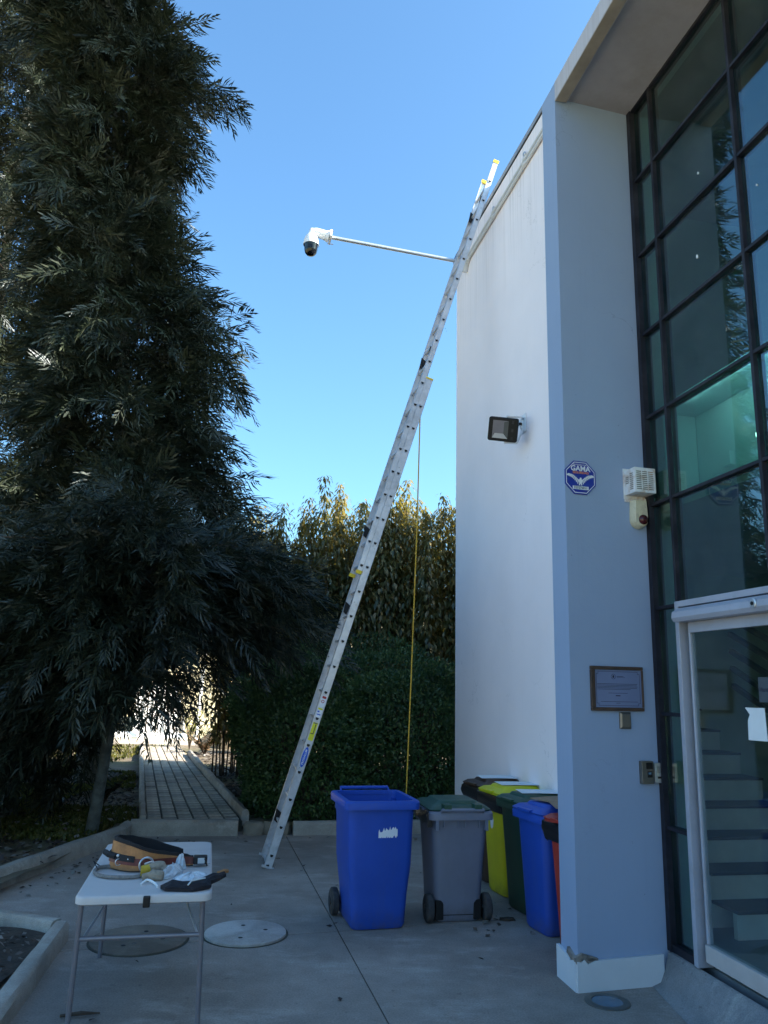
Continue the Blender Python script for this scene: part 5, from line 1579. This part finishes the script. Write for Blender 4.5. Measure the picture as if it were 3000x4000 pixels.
# leather tool belt: a standing band, high at the left, tapering to the buckle at the right
bt = on_table('tool_belt', 'tan and red leather tool belt with black padding standing on the table', 'belt')
cv = [(0.50, 0.74, 0.07), (0.30, 0.80, 0.12), (0.14, 0.74, 0.155), (0.095, 0.63, 0.165), (0.135, 0.55, 0.165), (0.22, 0.49, 0.15), (0.32, 0.50, 0.115), (0.42, 0.55, 0.09), (0.50, 0.595, 0.07), (0.56, 0.61, 0.052)]
def cr(pts, n):
    out = []
    P = [Vector(p) for p in pts]
    for i in range(len(P) - 1):
        p0, p1, p2, p3 = P[max(i - 1, 0)], P[i], P[i + 1], P[min(i + 2, len(P) - 1)]
        for k in range(n):
            t = k / n
            out.append(0.5 * ((2 * p1) + (p2 - p0) * t + (2 * p0 - 5 * p1 + 4 * p2 - p3) * t * t + (3 * p1 - p0 - 3 * p2 + p3) * t ** 3))
    return out + [P[-1]]
path_ = cr(cv, 5)
def band(name, mat, f0, f1, off, th, i0=0, i1=None, parent=bt, wav=0.0):
    b = MB(); rings = []
    pp = path_[i0:i1]
    for i, p in enumerate(pp):
        a, c = pp[max(i - 1, 0)], pp[min(i + 1, len(pp) - 1)]
        t = Vector((c.x - a.x, c.y - a.y, 0)).normalized(); nrm_ = Vector((t.y, -t.x, 0))
        h = p.z
        q = Vector((p.x, p.y, 0)) + nrm_ * off
        lean = nrm_ * 0.01
        z0, z1 = f0(h) + 0.003, f1(h) + 0.003 + wav * math.sin(i * 1.7)
        rings.append([q + Vector((0, 0, z0)), q + nrm_ * th + Vector((0, 0, z0)), q + nrm_ * th - lean + Vector((0, 0, z1)), q - lean + Vector((0, 0, z1))])
    b.loft(rings); return b.build(name, mat, parent, smooth=False)
band('padding', 'blackpad', lambda h: 0.0, lambda h: h, -0.012, 0.012, wav=0.002)
band('leather_back', 'leather', lambda h: 0.006, lambda h: h - 0.018, 0.0005, 0.006)
band('leather_band', 'redleather', lambda h: h * 0.24, lambda h: h * 0.24 + 0.036, 0.007, 0.005, 14, None)
band('black_strap', 'blackpad', lambda h: h * 0.36, lambda h: h * 0.36 + 0.03, 0.0125, 0.006, 10, 27)
MB().tube([(0.06, 0.63, 0.085), (0.09, 0.57, 0.08), (0.13, 0.54, 0.075)], 0.016, 6).build('strap_loop', 'blackpad', bt)
MB().box((0.56, 0.585, 0.012), (0.64, 0.64, 0.058)).build('buckle', 'black', bt, bevel=0.008)
MB().box((0.585, 0.58, 0.02), (0.625, 0.584, 0.05)).build('buckle_plate', 'silver', bt)
MB().tube([(0.625, 0.57, 0.05), (0.64, 0.565, 0.01)], 0.005, 5).build('buckle_pin', 'black', bt)
def ringo(name, c, r, t, mat, tilt):
    b = MB(); n = 20
    rings = []
    X = Matrix.Translation(c) @ Matrix.Rotation(tilt, 4, 'Z')
    pts = [X @ Vector((r * math.cos(a), 0, r * math.sin(a))) for a in [2 * PI * i / n for i in range(n + 1)]]
    b.tube(pts, t, 6, False); return b.build(name, mat, bt, smooth=True)
ringo('rivet_ring', (0.148, 0.512, 0.052), 0.017, 0.0025, 'silver', 0.5)
ringo('d_ring', (0.305, 0.475, 0.042), 0.038, 0.006, 'silver', 0.2)
for (x, y, z) in ((0.143, 0.527, 0.083), (0.205, 0.488, 0.068)):
    MB().lathe([(0.009, 0), (0.009, 0.004), (0.004, 0.007)], 12, Matrix.Translation((x, y, z)) @ Matrix.Rotation(PI / 2, 4, 'X')).build('rivet', 'silver', bt)

sp = on_table('strap_rope', 'grey webbing rope looped on the table under the tool belt', 'rope')
lp = cr([(0.14, 0.60, 0.012), (0.05, 0.585, 0.012), (0.028, 0.49, 0.012), (0.06, 0.40, 0.012), (0.134, 0.345, 0.012), (0.25, 0.335, 0.012), (0.31, 0.37, 0.014)], 5)
MB().tube(lp, 0.0105, 7).build('cord', 'ropegrey', sp, smooth=True)
MB().tube([(0.05, 0.595, 0.012), (0.02, 0.60, 0.03), (0.01, 0.56, 0.05), (0.04, 0.53, 0.012)], 0.003, 5).build('cord_end', 'black', sp)

gl = on_table('work_gloves', 'pair of grey work gloves with yellow cuffs lying in front of the belt', 'gloves')
b = MB()
b.loft([[(0.285 + 0.0 + x * 0.75 + d * 0.05, 0.36 + y * 0.55 + d * 0.04, max(0.003, 0.032 + z)) for x, y, z in [(0, 0.05 * math.cos(a), 0.03 * math.sin(a)) for a in [2 * PI * i / 14 for i in range(14)]]] for d in (0, 1)], False, False)
b.build('cuff', 'gloveyel', gl, smooth=True)
def finger(p, r): MB().tube(cr(p, 4), r, 8).build('finger', 'glove', gl, smooth=True)
MB().tube(cr([(0.32, 0.39, 0.03), (0.36, 0.43, 0.034), (0.40, 0.455, 0.03)], 4), [0.032] * 4 + [0.036] * 4 + [0.03], 9).build('palm', 'glove', gl, smooth=True)
for k in range(4):
    finger([(0.385, 0.41 + 0.022 * k, 0.03), (0.43, 0.435 + 0.022 * k, 0.03 - 0.003 * k), (0.475 - 0.008 * k, 0.455 + 0.024 * k, 0.018)], 0.0125)
finger([(0.34, 0.385, 0.03), (0.375, 0.365, 0.02), (0.405, 0.355, 0.014)], 0.013)
MB().tube(cr([(0.30, 0.28, 0.018), (0.35, 0.29, 0.026), (0.41, 0.30, 0.018)], 4), [0.02] * 4 + [0.03] * 4 + [0.018], 9).build('folded_glove', 'glove', gl, smooth=True)
MB().tube([(0.30, 0.40, 0.062), (0.33, 0.42, 0.068), (0.35, 0.43, 0.06)], 0.006, 6).build('clip', 'silver', gl, smooth=True)

def crumple(cx, cy, rx, ry, h, n=12, seed=1, rot=0.0):
    r_ = random.Random(seed); b = MB(); rings = []
    for k, (f, z) in enumerate(((1.0, 0.002), (0.95, 0.3), (0.72, 0.72), (0.35, 0.95), (0.06, 1.0))):
        ring = []
        for i in range(n):
            a = 2 * PI * i / n
            q = f * r_.uniform(0.78, 1.15)
            x, y = rx * q * math.cos(a), ry * q * math.sin(a)
            ring.append((cx + x * math.cos(rot) - y * math.sin(rot), cy + x * math.sin(rot) + y * math.cos(rot), max(0.002, h * z * r_.uniform(0.6, 1.15))))
        rings.append(ring)
    return b.loft(rings)
pb_ = on_table('plastic_bag', 'crumpled clear plastic bag beside the gloves on the table', 'plastic bag')
crumple(0.445, 0.40, 0.115, 0.04, 0.06, 16, 3, R(64)).build('bag_neck', 'clear', pb_)
crumple(0.49, 0.55, 0.035, 0.03, 0.075, 12, 5, 0.4).build('bag_top', 'clear', pb_)
ff = on_table('plastic_wrap', 'flat shiny clear plastic wrapping above the black cloth gloves', 'plastic wrap')
crumple(0.555, 0.31, 0.125, 0.075, 0.032, 22, 8, R(35)).build('wrap', 'clear', ff)
MB().tube(cr([(0.30, 0.20, 0.004), (0.33, 0.225, 0.02), (0.375, 0.19, 0.008), (0.39, 0.13, 0.004)], 4), 0.006, 5).build('tag_strip', 'paper', ff)
bc = on_table('black_gloves', 'pair of black cloth gloves at the front edge of the table, fingers over the side', 'gloves')
b = MB()
prof = [(0.405, 0.10), (0.44, 0.15), (0.50, 0.135), (0.58, 0.16), (0.64, 0.21), (0.70, 0.31), (0.735, 0.35), (0.745, 0.32), (0.71, 0.24), (0.66, 0.15), (0.665, 0.105), (0.655, 0.07), (0.61, 0.04), (0.57, 0.02), (0.50, 0.035), (0.43, 0.05)]
b.loft([[(x, y, 0.004) for x, y in prof], [(x, y, 0.02 + 0.006 * math.sin(i * 2.3)) for i, (x, y) in enumerate(prof)], [(0.56 + (x - 0.56) * 0.8, 0.12 + (y - 0.12) * 0.8, 0.032 + 0.006 * math.sin(i * 1.7)) for i, (x, y) in enumerate(prof)]])
b.build('glove_pair', 'blackcloth', bc)
MB().tube([(0.545, 0.035, 0.034), (0.56, 0.08, 0.042), (0.60, 0.12, 0.04), (0.63, 0.16, 0.036)], 0.004, 5).build('white_seam', 'paper', bc)
MB().tube([(0.70, 0.345, 0.018), (0.735, 0.375, 0.022), (0.755, 0.385, 0.018)], 0.011, 6).build('cuff_tab', 'leather', bc, smooth=True)
